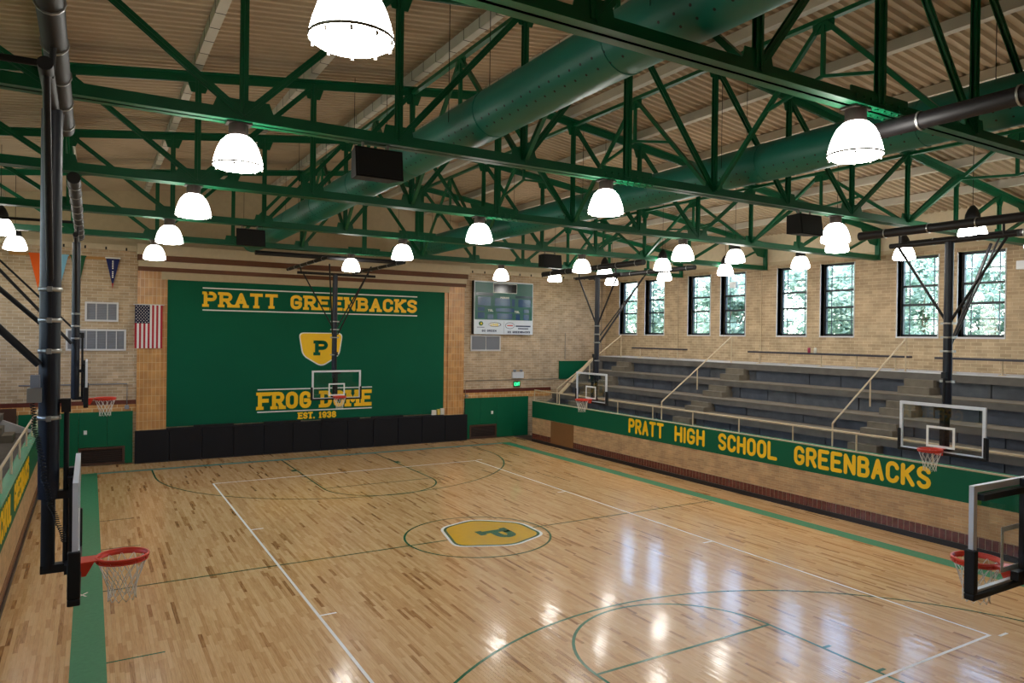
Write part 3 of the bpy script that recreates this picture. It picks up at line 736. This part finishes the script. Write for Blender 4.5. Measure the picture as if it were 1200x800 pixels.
# ducts
for j, (x, z, y1) in enumerate(((-2.87, 8.0, 12.6), (2.98, 8.08, 13.2))):
    t = thing('air_duct', (x, 0, z), ['round green air duct nearer the camera, above the stage lettering', 'round green air duct farther from the camera, on the window side of the hall'][j], 'duct', 'green air ducts')
    R = .352
    MB().tube((0, YN + .2, 0), (0, y1, 0), R, 40).build('duct_shell', 'duct_green', t)
    y = -15.
    while y < y1: 
        MB().tube((0, y, 0), (0, y + .03, 0), R + .008, 40).build('duct_band', 'duct_green', t); y += 3.05
    mb = MB()
    for ang in (-52, -30, -128, -150):
        y = YN + 1
        while y < y1 - .2:
            a = math.radians(ang); n_ = Vector((math.cos(a), 0, math.sin(a)))
            mb.tube(n_ * (R - .004) + Vector((0, y, 0)), n_ * (R + .002) + Vector((0, y, 0)), .017, 6); y += .22
    mb.build('air_hole', 'vent_dark', t)['kind'] = 'stuff'
    for y in TY + [12.0]:
        if y > y1: continue
        m2 = MB().tube((-R, y + .35, 0), (-R, y + .35, ZR(x) - z - .12), .006, 6).tube((R, y + .35, 0), (R, y + .35, ZR(x) - z - .12), .006, 6); m2.build('hanger_rod', 'black_metal', t)

# ------------------------------------------------------------------ lamps
def lamp(kind, x, y, z, label, group):
    t = thing('high_bay_lamp', (x, y, z), label, 'lamp', group)
    MB().lathe([(.085, .2), (.15, .17), (.205, .11), (.245, .03), (.275, -.06), (.297, -.15), (.3, -.19)], 28).build('dome', 'lamp_dome', t)
    MB().lathe([(.299, -.195), (.25, -.225), (.15, -.24), (.0, -.245)], 28).build('lens', 'lamp_lens', t)
    MB().lathe([(.3, -.175), (.308, -.175), (.308, -.195), (.3, -.195)], 28).build('band', 'lamp_ring', t)
    if kind == 'truss':
        MB().tube((0, 0, .19), (0, 0, .33), .12, 16).build('housing', 'lamp_cap', t)
        MB().cbox(0, 0, .34, .3, .2, .02).build('mount_plate', 'lamp_cap', t)
    else:
        MB().lathe([(.13, .12), (.165, .17), (.15, .3), (.1, .42), (.04, .5), (0, .5)], 18).build('housing', 'black_metal', t)
        MB().tube((0, 0, .5), (0, 0, ZR(x) - z - .02), .007, 6).build('suspension_wire', 'black_metal', t)
    m2 = MB()
    for i in range(10):
        a = 2 * PI * i / 10; m2.cbox(.292 * math.cos(a), .292 * math.sin(a), -.215, .018, .018, .03)
    m2.build('clip', 'lamp_ring', t)['kind'] = 'stuff'
    return t
LX = [-6.3, -.45, 5.7]
WHR = ['nearest truss', 'second truss', 'third truss', 'fourth truss', 'farthest truss']
for i, y in enumerate(TY):
    for j, x in enumerate(LX):
        lamp('truss', x if not (i == 4 and j == 2) else 5.3, y, 7.05 if i > 1 else 7.04, 'glowing white dome lamp under the %s, %s' % (WHR[i], ['on the mast side of the near duct', 'at mid-span by the chord splice', 'towards the window wall'][j]), 'dome lamps under the trusses')
for x in (9.0, 12.05):
    for i, y in enumerate((-6.5, -3.05, .5, 3.8, 7.1, 10.6)):
        lamp('wire', x, y, 7.3, 'bell-capped wire-hung dome lamp, %s from camera in the row %s' % (['first', 'second', 'third', 'fourth', 'fifth', 'sixth'][i], 'above the bleacher front' if x < 10 else 'by the windows'), 'wire-hung dome lamps')
for i, y in enumerate((7.0, 11.0)):
    lamp('wire', -9.8, y, 7.3, 'glowing dome lamp on a wire left of the near black mast, %s' % ['the nearer of two', 'the farther of two'][i], 'wire-hung dome lamps')

# ------------------------------------------------------------------ speakers
for x, y, l in ((-4.5, -5.38, 'large black speaker under the second truss beside the near duct'), (4.67, -5.38, 'large black speaker under the second truss towards the windows'), (-4.5, 3.97, 'black speaker under the fourth truss beside the near duct'), (4.45, 3.97, 'black speaker under the fourth truss towards the windows')):
    t = thing('loudspeaker', (x, y, 6.88), l, 'speaker', 'black speakers under the trusses')
    MB().add([(-.34, -.22, 0), (.34, -.22, 0), (.27, .22, .04), (-.27, .22, .04), (-.34, -.16, .42), (.34, -.16, .42), (.27, .22, .42), (-.27, .22, .42)],
             [(3, 2, 1, 0), (4, 5, 6, 7), (0, 1, 5, 4), (1, 2, 6, 5), (2, 3, 7, 6), (3, 0, 4, 7)]).build('cabinet', 'speaker_black', t)
    MB().add([(-.31, -.226, .03), (.31, -.226, .03), (.31, -.172, .39), (-.31, -.172, .39), (-.31, -.21, .03), (.31, -.21, .03), (.31, -.156, .39), (-.31, -.156, .39)], [(0, 1, 2, 3), (0, 4, 5, 1), (3, 2, 6, 7), (1, 5, 6, 2), (0, 3, 7, 4)]).build('grille', 'rubber_black', t)
    MB().box(-.2, .2, -.03, .05, .42, .45).tube((-.18, 0, .42), (-.18, 0, .54), .02).tube((.18, 0, .42), (.18, 0, .54), .02).build('bracket', 'lamp_ring', t)

# ------------------------------------------------------------------ basketball hoops
def hoop(loc, rz, rim_z, label, mast_top, raised, pipes, wide=False, mast_off=-.3):
    """local frame: +Y out into the court, board face at y=0; pipes: list of (a,b,r) local"""
    t = thing('basketball_hoop', (loc[0], loc[1], 0), label, 'basketball hoop', 'ceiling hung basketball hoops', rz)
    zb = rim_z - .13; zt = zb + 1.07; W = .915
    MB().box(-W + .05, W - .05, -.018, -.006, zb + .05, zt - .05).build('backboard_glass', 'board_glass', t)
    fr = MB()
    for a in ((-W, W, zt - .065, zt), (-W, W, zb, zb + .065), (-W, -W + .065, zb + .065, zt - .065), (W - .065, W, zb + .065, zt - .065)): fr.box(a[0], a[1], -.045, 0, a[2], a[3])
    frame = fr.build('backboard_frame', 'frame_white', t)
    sq = MB(); q0, q1 = rim_z + .0, rim_z + .46
    for a in ((-.305, .305, q1 - .05, q1), (-.305, .305, q0, q0 + .05), (-.305, -.255, q0 + .05, q1 - .05), (.255, .305, q0 + .05, q1 - .05)): sq.box(a[0], a[1], -.004, -.001, a[2], a[3])
    sq.build('target_square', 'white_paint', t)
    pd = MB()
    pd.box(-W - .035, W + .035, -.08, .022, zb - .02, zb + .04)
    for s in (-1, 1): pd.box(s * (W - .035), s * (W + .035), -.08, .022, zb + .04, zb + .46)
    p = pd.build('bumper_pad', 'rubber_black', t); bv = p.modifiers.new('b', 'BEVEL'); bv.width = .012; bv.segments = 2
    # rim, bracket, net
    rc = .38; R = .235
    rim = MB().path([(R * math.cos(2 * PI * i / 32), rc + R * math.sin(2 * PI * i / 32), rim_z) for i in range(32)], .013, 8, True)
    rim.lathe([(R - .012, -.045), (R - .007, -.045), (R - .007, .0), (R - .012, .0), (R - .012, -.045)], 32, (0, rc, rim_z))
    rim.path([(R * .99 * math.cos(2 * PI * i / 32), rc + R * .99 * math.sin(2 * PI * i / 32), rim_z - .045) for i in range(32)], .006, 6, True)
    rim.prism([(-.12, 0), (.12, 0), (.1, rc - R + .06), (.03, rc - R + .015), (-.03, rc - R + .015), (-.1, rc - R + .06)], lambda u, v, d: (u, v, rim_z - .012 + d), .014)
    rim.prism([(0, 0), (rc - R, 0), (rc - R - .02, -.03), (.06, -.15), (0, -.15)], lambda u, v, d: (-.075 + d * 0, u, rim_z + v) if d == 0 else (.075, u, rim_z + v), 1)
    ro = rim.build('rim', 'rim_orange', t)
    net = MB(); K = 12; levels = [(R - .006, -.03), (.19, -.13), (.155, -.23), (.13, -.32), (.125, -.41), (.13, -.45)]
    for i in range(K):
        for s in (-1, 1):
            pts = []
            for L, (rad, dz) in enumerate(levels):
                a = 2 * PI * (i + s * .5 * (L % 2 if True else 0)) / K
                a = 2 * PI * (i + (s * .5 if L % 2 else 0)) / K
                pts.append((rad * math.cos(a), rc + rad * math.sin(a), rim_z + dz))
            net.path(pts, .0042, 4)
    net.build('net', 'net_white', ro)
    hk = MB()
    for i in range(K):
        a = 2 * PI * i / K; hk.cbox(R * math.cos(a), rc + R * math.sin(a), rim_z - .024, .012, .012, .03)
    hk.build('net_hook', 'rim_orange', ro)['kind'] = 'stuff'
    # support behind the board
    mo = mast_off
    MB().box(-.045, .045, -.09, -.046, zb, zt).build('mount_frame', 'black_metal', t)
    hb = .84 if wide else .16
    MB().box(-hb, hb, -.1, -.03 if wide else -.046, zt - .14, zt - .08).build('mount_bar', 'black_metal', t)
    MB().box(-.2, .2, -.12, -.046, zb + .06, zb + .15).build('mount_bar', 'black_metal', t)
    zlow = rim_z - .05 if not raised else rim_z + .0
    m2 = MB().tube((0, mo, zlow + (.7 if not raised else 0)), (0, mo, mast_top), .09, 20); m2.build('mast', 'mast_navy', t)
    MB().box(.088, .1, mo - .012, mo + .012, zlow + .9, mast_top - .3).build('cable_channel', 'black_metal', t)
    if not raised: MB().tube((0, mo, zlow), (0, mo, zlow + .8), .06, 16).build('adjuster_tube', 'black_metal', t)
    MB().box(-.05, .05, mo - .06, -.09, zlow - .03, zlow + .05).build('arm', 'black_metal', t)
    MB().box(-.045, .045, mo, -.09, zt - .3, zt - .22).build('arm', 'black_metal', t)
    MB().tube((0, -.115, zb + .1), (0, -.115, zt + .65), .024, 10).build('lift_screw', 'black_metal', t)
    MB().box(-.05, .05, -.16, -.08, zt + .55, zt + .68).box(-.04, .04, mo, -.12, zt + .64, zt + .68).build('lift_bracket', 'black_metal', t)
    for z in (mast_top - 1.75, mast_top - 2.05, mast_top - 2.35, mast_top - 3.0):
        if z > zlow + .9:
            cl = MB(); cl.lathe([(.09, -.02), (.1, -.02), (.1, .02), (.09, .02)], 20, (0, mo, z)); cl.box(-.16, .16, mo - .02, mo + .02, z - .025, z + .025); cl.build('clamp', 'galvanised', t)
    for nm, a, b, r in pipes:
        if nm == 'hanger_pipe':
            A = Vector(a); B = Vector(b); L = (B - A).length; n = max(3, int(L / .9))
            for i in range(n):
                P = A.lerp(B, (i + .35) / n); d = (B - A).normalized() * .012
                MB().tube(P - d, P + d, r + .012, 14).build('pipe_clamp', 'galvanised', t)
        mtl = 'black_metal'
        MB().tube(a, b, r, 14).build(nm, mtl, t)
    # coiled cable from the switch box
    return t
# side hoops: local +Y points to the court centre; along the wall is local X
def side_pipes(hy, mo, T_lo, T_hi, mt, sgn, ow=1.95):
    # local x runs along the court; T_lo/T_hi local x where the pipes end
    P = [('hanger_pipe', (T_lo, mo + .05, 7.23), (T_hi, mo + .05, 7.23), .1),
         ('hanger_pipe', (T_lo, mo - ow, 7.2), (T_hi, mo - ow, 7.2), .085),
         ('cross_pipe', (-1.35, mo, mt + .04), (1.35, mo, mt + .04), .058),
         ('strut', (-.06, mo, 5.2), (-1.15, mo, mt), .03), ('strut', (.06, mo, 5.2), (1.15, mo, mt), .03),
         ('rear_brace', (.09, mo - .08, 4.4), (.09, mo - ow + .05, 7.0), .036), ('rear_brace', (-.09, mo - .08, 4.8), (-.09, mo - ow + .08, 7.1), .024),
         ('drop_link', (-1.1, mo + .03, mt), (-1.1, mo + .05, 7.2), .025), ('drop_link', (1.1, mo + .03, mt), (1.1, mo + .05, 7.2), .025)]
    if sgn < 0: P.append(('stay_bar', (-.25, mo + .05, 7.4), (-.25, mo - ow, 7.36), .035))
    return P
MT = 6.88
HB = []
HB.append(hoop((-7.96, -6.7), -PI / 2, 2.44, 'basketball hoop nearest the camera, seen edge-on from beside its backboard', MT, False, side_pipes(0, -.26, -2.2, 4.4, MT, -1, 2.5), mast_off=-.26))
HB.append(hoop((-7.93, 5.75), -PI / 2, 3.05, 'raised basketball hoop before the flag wall, seen edge-on', MT, True, side_pipes(0, -.26, -2.0, 6.9, MT, -1, 2.3), mast_off=-.26))
HB.append(hoop((7.65, -6.6), PI / 2, 2.46, 'basketball hoop in front of the gold word GREENBACKS', MT, False, side_pipes(0, -.24, -5.0, 2.1, MT, 1), mast_off=-.24))
HB.append(hoop((7.5, 5.85), PI / 2, 2.5, 'basketball hoop in front of the gold word PRATT on the bleacher wall', MT, False, side_pipes(0, -.24, -2.6, 3.6, MT, 1, 2.25), mast_off=-.24))
mo = -.36
main = [('hanger_pipe', (-1.3, -2.3, 7.2), (-1.3, 3.3, 7.2), .06), ('hanger_pipe', (1.3, -2.3, 7.2), (1.3, 3.3, 7.2), .06), ('cross_pipe', (-1.55, mo, 6.95), (1.4, mo, 6.95), .05),
        ('cross_pipe', (-1.55, 2.5, 7.27), (3.4, 2.5, 7.27), .075), ('strut', (-.05, mo, 4.9), (-1.2, mo, 6.95), .024), ('strut', (.05, mo, 4.9), (1.2, mo, 6.95), .024),
        ('rear_brace', (.1, mo + .05, 4.7), (.75, 1.5, 7.15), .026), ('rear_brace', (-.1, mo + .05, 4.7), (-.75, 1.5, 7.15), .026), ('drop_link', (-1.25, mo, 6.95), (-1.3, mo, 7.2), .025), ('drop_link', (1.25, mo, 6.95), (1.3, mo, 7.2), .025)]
HB.append(hoop((-.04, 11.5), PI, 2.42, 'basketball hoop hanging in front of the green stage mural', 6.93, False, main, mast_off=mo))
near_p = [('hanger_pipe', (-.0, -3.5, 7.28), (-.0, 1.75, 7.28), .1), ('cross_pipe', (-.1, mo, 6.95), (1.5, mo, 6.95), .05), ('strut', (.05, mo, 4.9), (1.2, mo, 6.95), .024)]
HB.append(hoop((.25, -11.48), 0, 2.42, 'basketball hoop seen from behind through its glass, cut by the picture edge', 6.93, False, near_p, True, mast_off=mo))
t = MB().box(-.05, .05, -.006, 0, -.035, .035).build('sticker', 'sticker_green', HB[5], (-.79, -.02, 3.2)); t['label'] = 'small green sticker on the glass'
# winch box and coiled cable on the near mast
inv = HB[0].matrix_basis.inverted()
def on_mast(o): o.location = (-8.335, -6.85, 4.115); o.matrix_parent_inverse = inv
on_mast(MB().box(-.055, .06, -.05, .06, -.07, .065).build('control_box', 'galvanised', HB[0])); on_mast(MB().box(-.03, .045, -.04, .06, .07, .19).build('control_box', 'vent_grey', HB[0]))
K_ = [(-8.35, 4.04), (-8.335, 3.8), (-8.29, 3.6), (-8.25, 3.3), (-8.2, 3.05), (-8.14, 2.88), (-8.085, 2.68)]
pts = []
for a, b in zip(K_, K_[1:]):
    for i in range(70):
        f = i / 70; an = len(pts) * .8; cx = a[0] + (b[0] - a[0]) * f + .012 * math.sin(f * PI); cz = a[1] + (b[1] - a[1]) * f
        pts.append((cx + .02 * math.cos(an) + 8.335, -.03 + .02 * math.sin(an), cz - 4.115))
on_mast(MB().path(pts, .005, 5).build('coiled_cable', 'rubber_black', HB[0]))
# ------------------------------------------------------------------ things on the end wall
# scoreboard
sb = thing('scoreboard', (8.44, YF - .02, 4.79), 'green scoreboard with white sponsor strip on the brick wall', 'scoreboard')
W, H = 3.12, 2.42; hw = W / 2
MB().box(-hw, hw, -.2, 0, 0, H).build('cabinet', 'board_white', sb)
MB().box(-hw - .02, -hw, -.2, 0, 0, H).build('side_panel', 'black_metal', sb)
F = lambda x, z: (-hw + x * W, H - z * H)
def fp(name, x0, x1, z0, z1, m, d=.206, e=.004):
    (a, za), (b, zb) = F(x0, z0), F(x1, z1); return MB().box(a, b, -d, -d + e, zb, za).build(name, m, sb)
fp('face_panel', .012, .988, .02, .725, 'board_green', .204)
fp('score_panel', .012, .988, .235, .725, 'board_green', .206)
fp('message_screen', .31, .715, .03, .215, 'white_paint', .208); fp('message_screen', .318, .707, .04, .205, 'board_black', .212)
for a in ((.02, .31, .215, .275), (.69, .985, .255, .3)): fp('name_strip', *a, 'board_dark', .209)
for a in ((.06, .27, .3, .46), (.34, .6, .31, .46), (.63, .68, .32, .46), (.74, .96, .32, .47), (.06, .17, .49, .56), (.36, .67, .5, .57), (.83, .93, .51, .58), (.06, .17, .59, .7), (.22, .32, .62, .71), (.38, .64, .6, .71), (.7, .77, .61, .72), (.83, .93, .61, .72)):
    fp('digit_window', *a, 'board_blue', .21)
SF = lambda u, v, d: (u, -.212 - d, v)
def st_(txt, x0, x1, z0, h, m, stroke): 
    a, z = F(x0, z0); b, _ = F(x1, z0); o = lettering(txt, a, b, z, h, SF, .004, stroke).build('lettering', m, sb); o['label'] = 'letters ' + txt; return o
st_('PERIOD', .43, .58, .32, .085, 'white_paint', .022); st_('TOL', .225, .315, .57, .1, 'white_paint', .024); st_('TOL', .675, .765, .585, .1, 'white_paint', .024)
fp('sponsor_strip', .012, .988, .74, .985, 'board_white', .206)
fp('sponsor_divider', .498, .502, .75, .98, 'vent_grey', .208)
def ell(name, x, z, rx, rz, m, d): 
    c = F(x, z); return MB().prism([(c[0] + rx * math.cos(2 * PI * i / 24), c[1] + rz * math.sin(2 * PI * i / 24)) for i in range(24)], lambda u, v, dd: (u, -d + dd, v), .003).build(name, m, sb)
ell('round_logo', .115, .8, .115, .1, 'wall_green', .209); ell('round_logo_mark', .12, .8, .05, .05, 'print_yellow', .212)
ell('oval_logo', .345, .815, .33, .105, 'print_navy', .209); ell('oval_logo', .34, .815, .3, .085, 'board_white', .212); st_('UHS', .27, .4, .845, .13, 'print_yellow', .03)
ell('oval_logo', .6, .83, .25, .15, 'print_navy', .209); ell('oval_logo', .6, .83, .23, .13, 'board_white', .212); fp('print_bar', .55, .65, .82, .84, 'print_red', .214)
for a in ((.7, .96, .825, .85), (.74, .92, .875, .895), (.05, .17, .865, .875)): fp('print_bar', *a, 'print_navy', .209)
st_('GO GREEN', .13, .37, .955, .1, 'print_navy', .024); st_('GO GREENBACKS', .56, .95, .972, .1, 'print_navy', .026)

def grille(x0, x1, z0, z1, nv, label, cat='vent'):
    t = thing('wall_grille', ((x0 + x1) / 2, YF - .03, z0), label, cat, 'grey grilles on the end wall'); hw = (x1 - x0) / 2; h = z1 - z0; e = .06
    MB().box(-hw, hw, -.03, .02, 0, e).box(-hw, hw, -.03, .02, h - e, h).box(-hw, -hw + e, -.03, .02, e, h - e).box(hw - e, hw, -.03, .02, e, h - e).build('frame', 'vent_frame', t)
    MB().box(-hw + e, hw - e, .0, .02, e, h - e).build('backing', 'vent_grey', t)
    for i in range(1, nv): 
        x = -hw + 2 * hw * i / nv; MB().box(x - .012, x + .012, -.02, 0, e, h - e).build('divider', 'vent_frame', t)
    mb = MB(); n = int((h - 2 * e) / .045)
    for i in range(n): mb.bar((-hw + e, -.006, e + .03 + i * .045), (hw - e, -.006, e + .03 + i * .045), .02, .004, (0, .7, .7))
    mb.build('louvre', 'vent_grey', t)['kind'] = 'stuff'
grille(-8.05, -7.04, 5.04, 5.72, 3, 'smaller white framed grille left of the flag, above the wide one')
grille(-8.6, -6.8, 4.02, 4.77, 6, 'wide white framed grille low beside the flag')
grille(6.82, 8.37, 4.02, 4.74, 2, 'white framed grille below the scoreboard')

# flag: thirteen hanging stripes with soft folds, starred canton
fl = thing('national_flag', (-6.1, YF - .14, 5.66), 'American flag hung with stripes downward beside the stage mural', 'flag')
FW, FH = .88, 1.55
fold = lambda u, v: -.012 * math.sin(u * 16) * (.4 + .6 * v / FH) - .01
for i in range(13):
    a, b = -FW / 2 + FW * i / 13, -FW / 2 + FW * (i + 1) / 13; n = 10; vs = []
    top = 0 if i >= 7 else .66
    for j in range(n + 1):
        v = top + (FH - top) * j / n
        for u in (a, (a + b) / 2, b): vs.append((u, fold(u, v), -v))
    MB().add(vs, [(j * 3 + q, j * 3 + q + 1, j * 3 + q + 4, j * 3 + q + 3) for j in range(n) for q in (0, 1)], True).build('stripe', 'flag_red' if i % 2 == 0 else 'flag_white', fl)
vs = []; ca, cb = -FW / 2, -FW / 2 + FW * 7 / 13
for j in range(7):
    for q in range(9): u = ca + (cb - ca) * q / 8; v = .66 * j / 6; vs.append((u, fold(u, v), -v))
can = MB().add(vs, [(j * 9 + q, j * 9 + q + 1, j * 9 + q + 10, j * 9 + q + 9) for j in range(6) for q in range(8)], True).build('canton', 'flag_navy', fl)
sm = MB()
for rowi in range(11):
    for ci in range(5 if rowi % 2 == 0 else 4):
        u = ca + (cb - ca) * ((ci + .5 + (0 if rowi % 2 == 0 else .5)) / 5); v = .66 * (rowi + .7) / 11.4
        pts = [(u + (.022 if i % 2 == 0 else .009) * math.sin(i * PI / 5), v - (.022 if i % 2 == 0 else .009) * math.cos(i * PI / 5)) for i in range(10)]
        sm.prism(pts, lambda a, b, d: (a, fold(a, b) - .003 - d, -b), .001)
sm.build('star', 'flag_white', can)['kind'] = 'stuff'
MB().tube((-FW / 2 - .05, 0, .01), (FW / 2 + .05, 0, .01), .014).build('hanging_rod', 'frame_white', fl)

# pennants on a long board
t = tag(MB().box(-10.2, -7.3, YF - .03, YF - .005, 7.2, 7.29).build('pennant_rail', 'pennant_board'), 'long tan rail holding the pennants on the end wall', 'rail')
for x, m, w, h, l in ((-9.4, 'felt_orange', .5, 1.15, 'orange felt pennant behind the near black mast'), (-8.8, 'felt_blue', .5, 1.2, 'light blue felt pennant right of the near black mast'), (-8.26, 'felt_green', .44, 1.15, 'dark green felt pennant behind the farther mast'), (-7.23, 'felt_navy', .43, 1.1, 'navy felt pennant with red tip and white lettering')):
    t = thing('pennant', (x, YF - .045, 7.27), l, 'pennant', 'felt pennants on the end wall')
    MB().prism([(-w / 2, 0), (w / 2, 0), (.012, -h * .86), (-.012, -h * .86)] if m == 'felt_navy' else [(-w / 2, 0), (w / 2, 0), (0, -h)], lambda u, v, d: (u, -d, v), .008).build('felt', m, t)
    MB().box(-w / 2 - .02, w / 2 + .02, -.012, .0, -.02, .03).build('header', 'white_paint' if m == 'felt_navy' else m, t)
    if m == 'felt_navy':
        MB().prism([(-.03, -h * .8), (.03, -h * .8), (0, -h)], lambda u, v, d: (u, -d - .001, v), .008).build('tip', 'felt_red', t)
        mb = MB()
        for i in range(10):
            if i in (5,): continue
            mb.box(-.022, .022, -.011, -.008, -.09 - i * .062 - .042, -.09 - i * .062)
        mb.build('lettering', 'white_paint', t)

# exit sign and emergency light
t = thing('exit_sign', (9.27, YF - .03, 2.34), 'small glowing green EXIT sign under the emergency light', 'sign')
MB().box(-.17, .17, -.05, .02, 0, .26).build('case', 'felt_green', t)
mb = MB()
def seg(a, b): mb.bar((a[0], -.055, a[1]), (b[0], -.055, b[1]), .022, .006, (0, 1, 0))
for a, b in (((-.14, .06), (-.14, .2)), ((-.14, .2), (-.09, .2)), ((-.14, .13), (-.1, .13)), ((-.14, .06), (-.09, .06)), ((-.06, .06), (.0, .2)), ((-.06, .2), (.0, .06)), ((.035, .06), (.035, .2)), ((.1, .06), (.1, .2)), ((.06, .2), (.14, .2))): seg(a, b)
mb.build('lettering', 'exit_lit', t)['label'] = 'glowing green letters EXIT'
t = thing('emergency_light', (9.3, YF - .03, 2.74), 'white twin-head emergency light on the brick wall above the exit sign', 'light')
MB().box(-.3, .3, -.1, .02, 0, .3).build('case', 'frame_white', t); MB().lathe([(0, 0), (.06, 0), (.08, .1), (0, .1)], 14, (-.18, -.06, .3)).lathe([(0, 0), (.06, 0), (.08, .1), (0, .1)], 14, (.18, -.06, .3)).build('lamp_head', 'vent_grey', t)
for y, n_ in ((-5.1, 'nearest'), (5.6, 'farthest')):
    t = tag(MB().box(-.14, 0, -.16, .16, -.1, .14).build('emergency_light', 'frame_white', None, (XW, y, 6.9)), 'white emergency light box between the windows, the %s of two' % n_, 'light')
# conduits
for i, (x, z0, z1, m, l) in enumerate(((14.2, 3.9, 7.6, 'cable_grey', 'thin grey conduit in the far corner beside the window wall'), (12.0, 3.6, 4.9, 'cable_grey', 'short grey conduit above the green corner panel'))):
    tag(MB().tube((x, YF - .03, z0), (x, YF - .03, z1), .02, 8).build('conduit', m), l, 'conduit')
tag(MB().path([(6.6, YF - .03, 2.0), (6.6, YF - .03, 2.67), (9.6, YF - .03, 2.67), (11.6, YF - .03, 2.67)], .015, 6).cbox(6.65, YF - .05, 1.98, .12, .06, .12).build('conduit', 'cable_grey'), 'thin conduit run along the brick below the scoreboard', 'conduit')
tag(MB().path([(-9.9, YF - .03, 2.85), (-6.75, YF - .03, 2.85), (-6.75, YF - .03, 2.05)], .02, 6).cbox(-6.75, YF - .05, 2.02, .14, .06, .14).build('conduit', 'vent_grey'), 'grey conduit with white box ending beside the orange pilaster', 'conduit')
for y in (8.9, 4.2): tag(MB().tube((XW - .03, y, 3.85), (XW - .03, y, 7.6), .016, 8).build('conduit', 'rail_tan'), 'thin tan conduit between windows on the right wall ' + ('above the far bench' if y > 5 else 'above the middle bench'), 'conduit')

# ------------------------------------------------------------------ outside: lawn and trees
struct(MB().box(-70, -XW - .5, -70, 90, -.3, -.05).box(XW + .5, 80, -70, 90, -.3, -.05).build('ground', 'grass'))
def tree(x, y, h, r, seed, label):
    R = random.Random(seed); t = thing('leafy_tree', (x, y, -.05), label, 'tree', 'trees outside the windows')
    tr = MB().tube((0, 0, 0), (0, 0, h * .45), .22, 10, .16)
    for i in range(6):
        a = i * 1.05 + R.random(); tr.tube((0, 0, h * (.25 + .03 * i)), (math.cos(a) * r * .6, math.sin(a) * r * .6, h * (.5 + .06 * i)), .08, 6, .03)
    tr.build('trunk', 'bark', t)
    vs = []; fs = []
    blobs = [(R.gauss(0, r * .4), R.gauss(0, r * .4), h * R.uniform(.35, .92), r * R.uniform(.3, .5)) for _ in range(34)]
    for bx, by, bz, br in blobs:
        for _ in range(190):
            d = Vector((R.gauss(0, 1), R.gauss(0, 1), R.gauss(0, 1))).normalized() * br * R.uniform(.5, 1.0)
            p = Vector((bx, by, bz)) + d; a = Vector((R.gauss(0, 1), R.gauss(0, 1), R.gauss(0, 1))).normalized(); b = a.orthogonal().normalized(); s = R.uniform(.12, .24)
            o = len(vs); vs += [tuple(p - a * s), tuple(p + b * s * .5), tuple(p + a * s), tuple(p - b * s * .5)]; fs.append((o, o + 1, o + 2, o + 3))
    mb = MB(); mb.add(vs, fs); me = bpy.data.meshes.new('foliage'); me.from_pydata(vs, [], fs); me.materials.append(MATS['leaf'])
    o = bpy.data.objects.new('foliage', me); COL.objects.link(o); o.parent = t; o['kind'] = 'stuff'
for i, (x, y, h, r) in enumerate(((22.5, -3.0, 8.6, 2.6), (28.5, 2.2, 10.0, 2.9), (22.5, 5.5, 8.4, 2.6), (29, 11, 10.2, 3.0), (23, 14.5, 8.6, 2.7), (29.5, 20.5, 10.4, 3.2), (24, 27, 9, 3.0), (23.5, 20.8, 8.8, 2.6), (37.5, 11.3, 12.0, 2.6))):
    tree(x, y, h, r, i, ['leafy tree outside the nearest windows', 'leafy tree outside, just beyond the nearest window pair', 'leafy tree outside the second pair of windows', 'leafy tree outside the third pair of windows', 'leafy tree outside between the third and farthest windows', 'leafy tree outside the farthest pair of windows', 'leafy tree outside, farthest beyond the hall', 'leafy tree close outside the two farthest windows', 'distant leafy tree behind the black mast at the nearest window pair'][i])
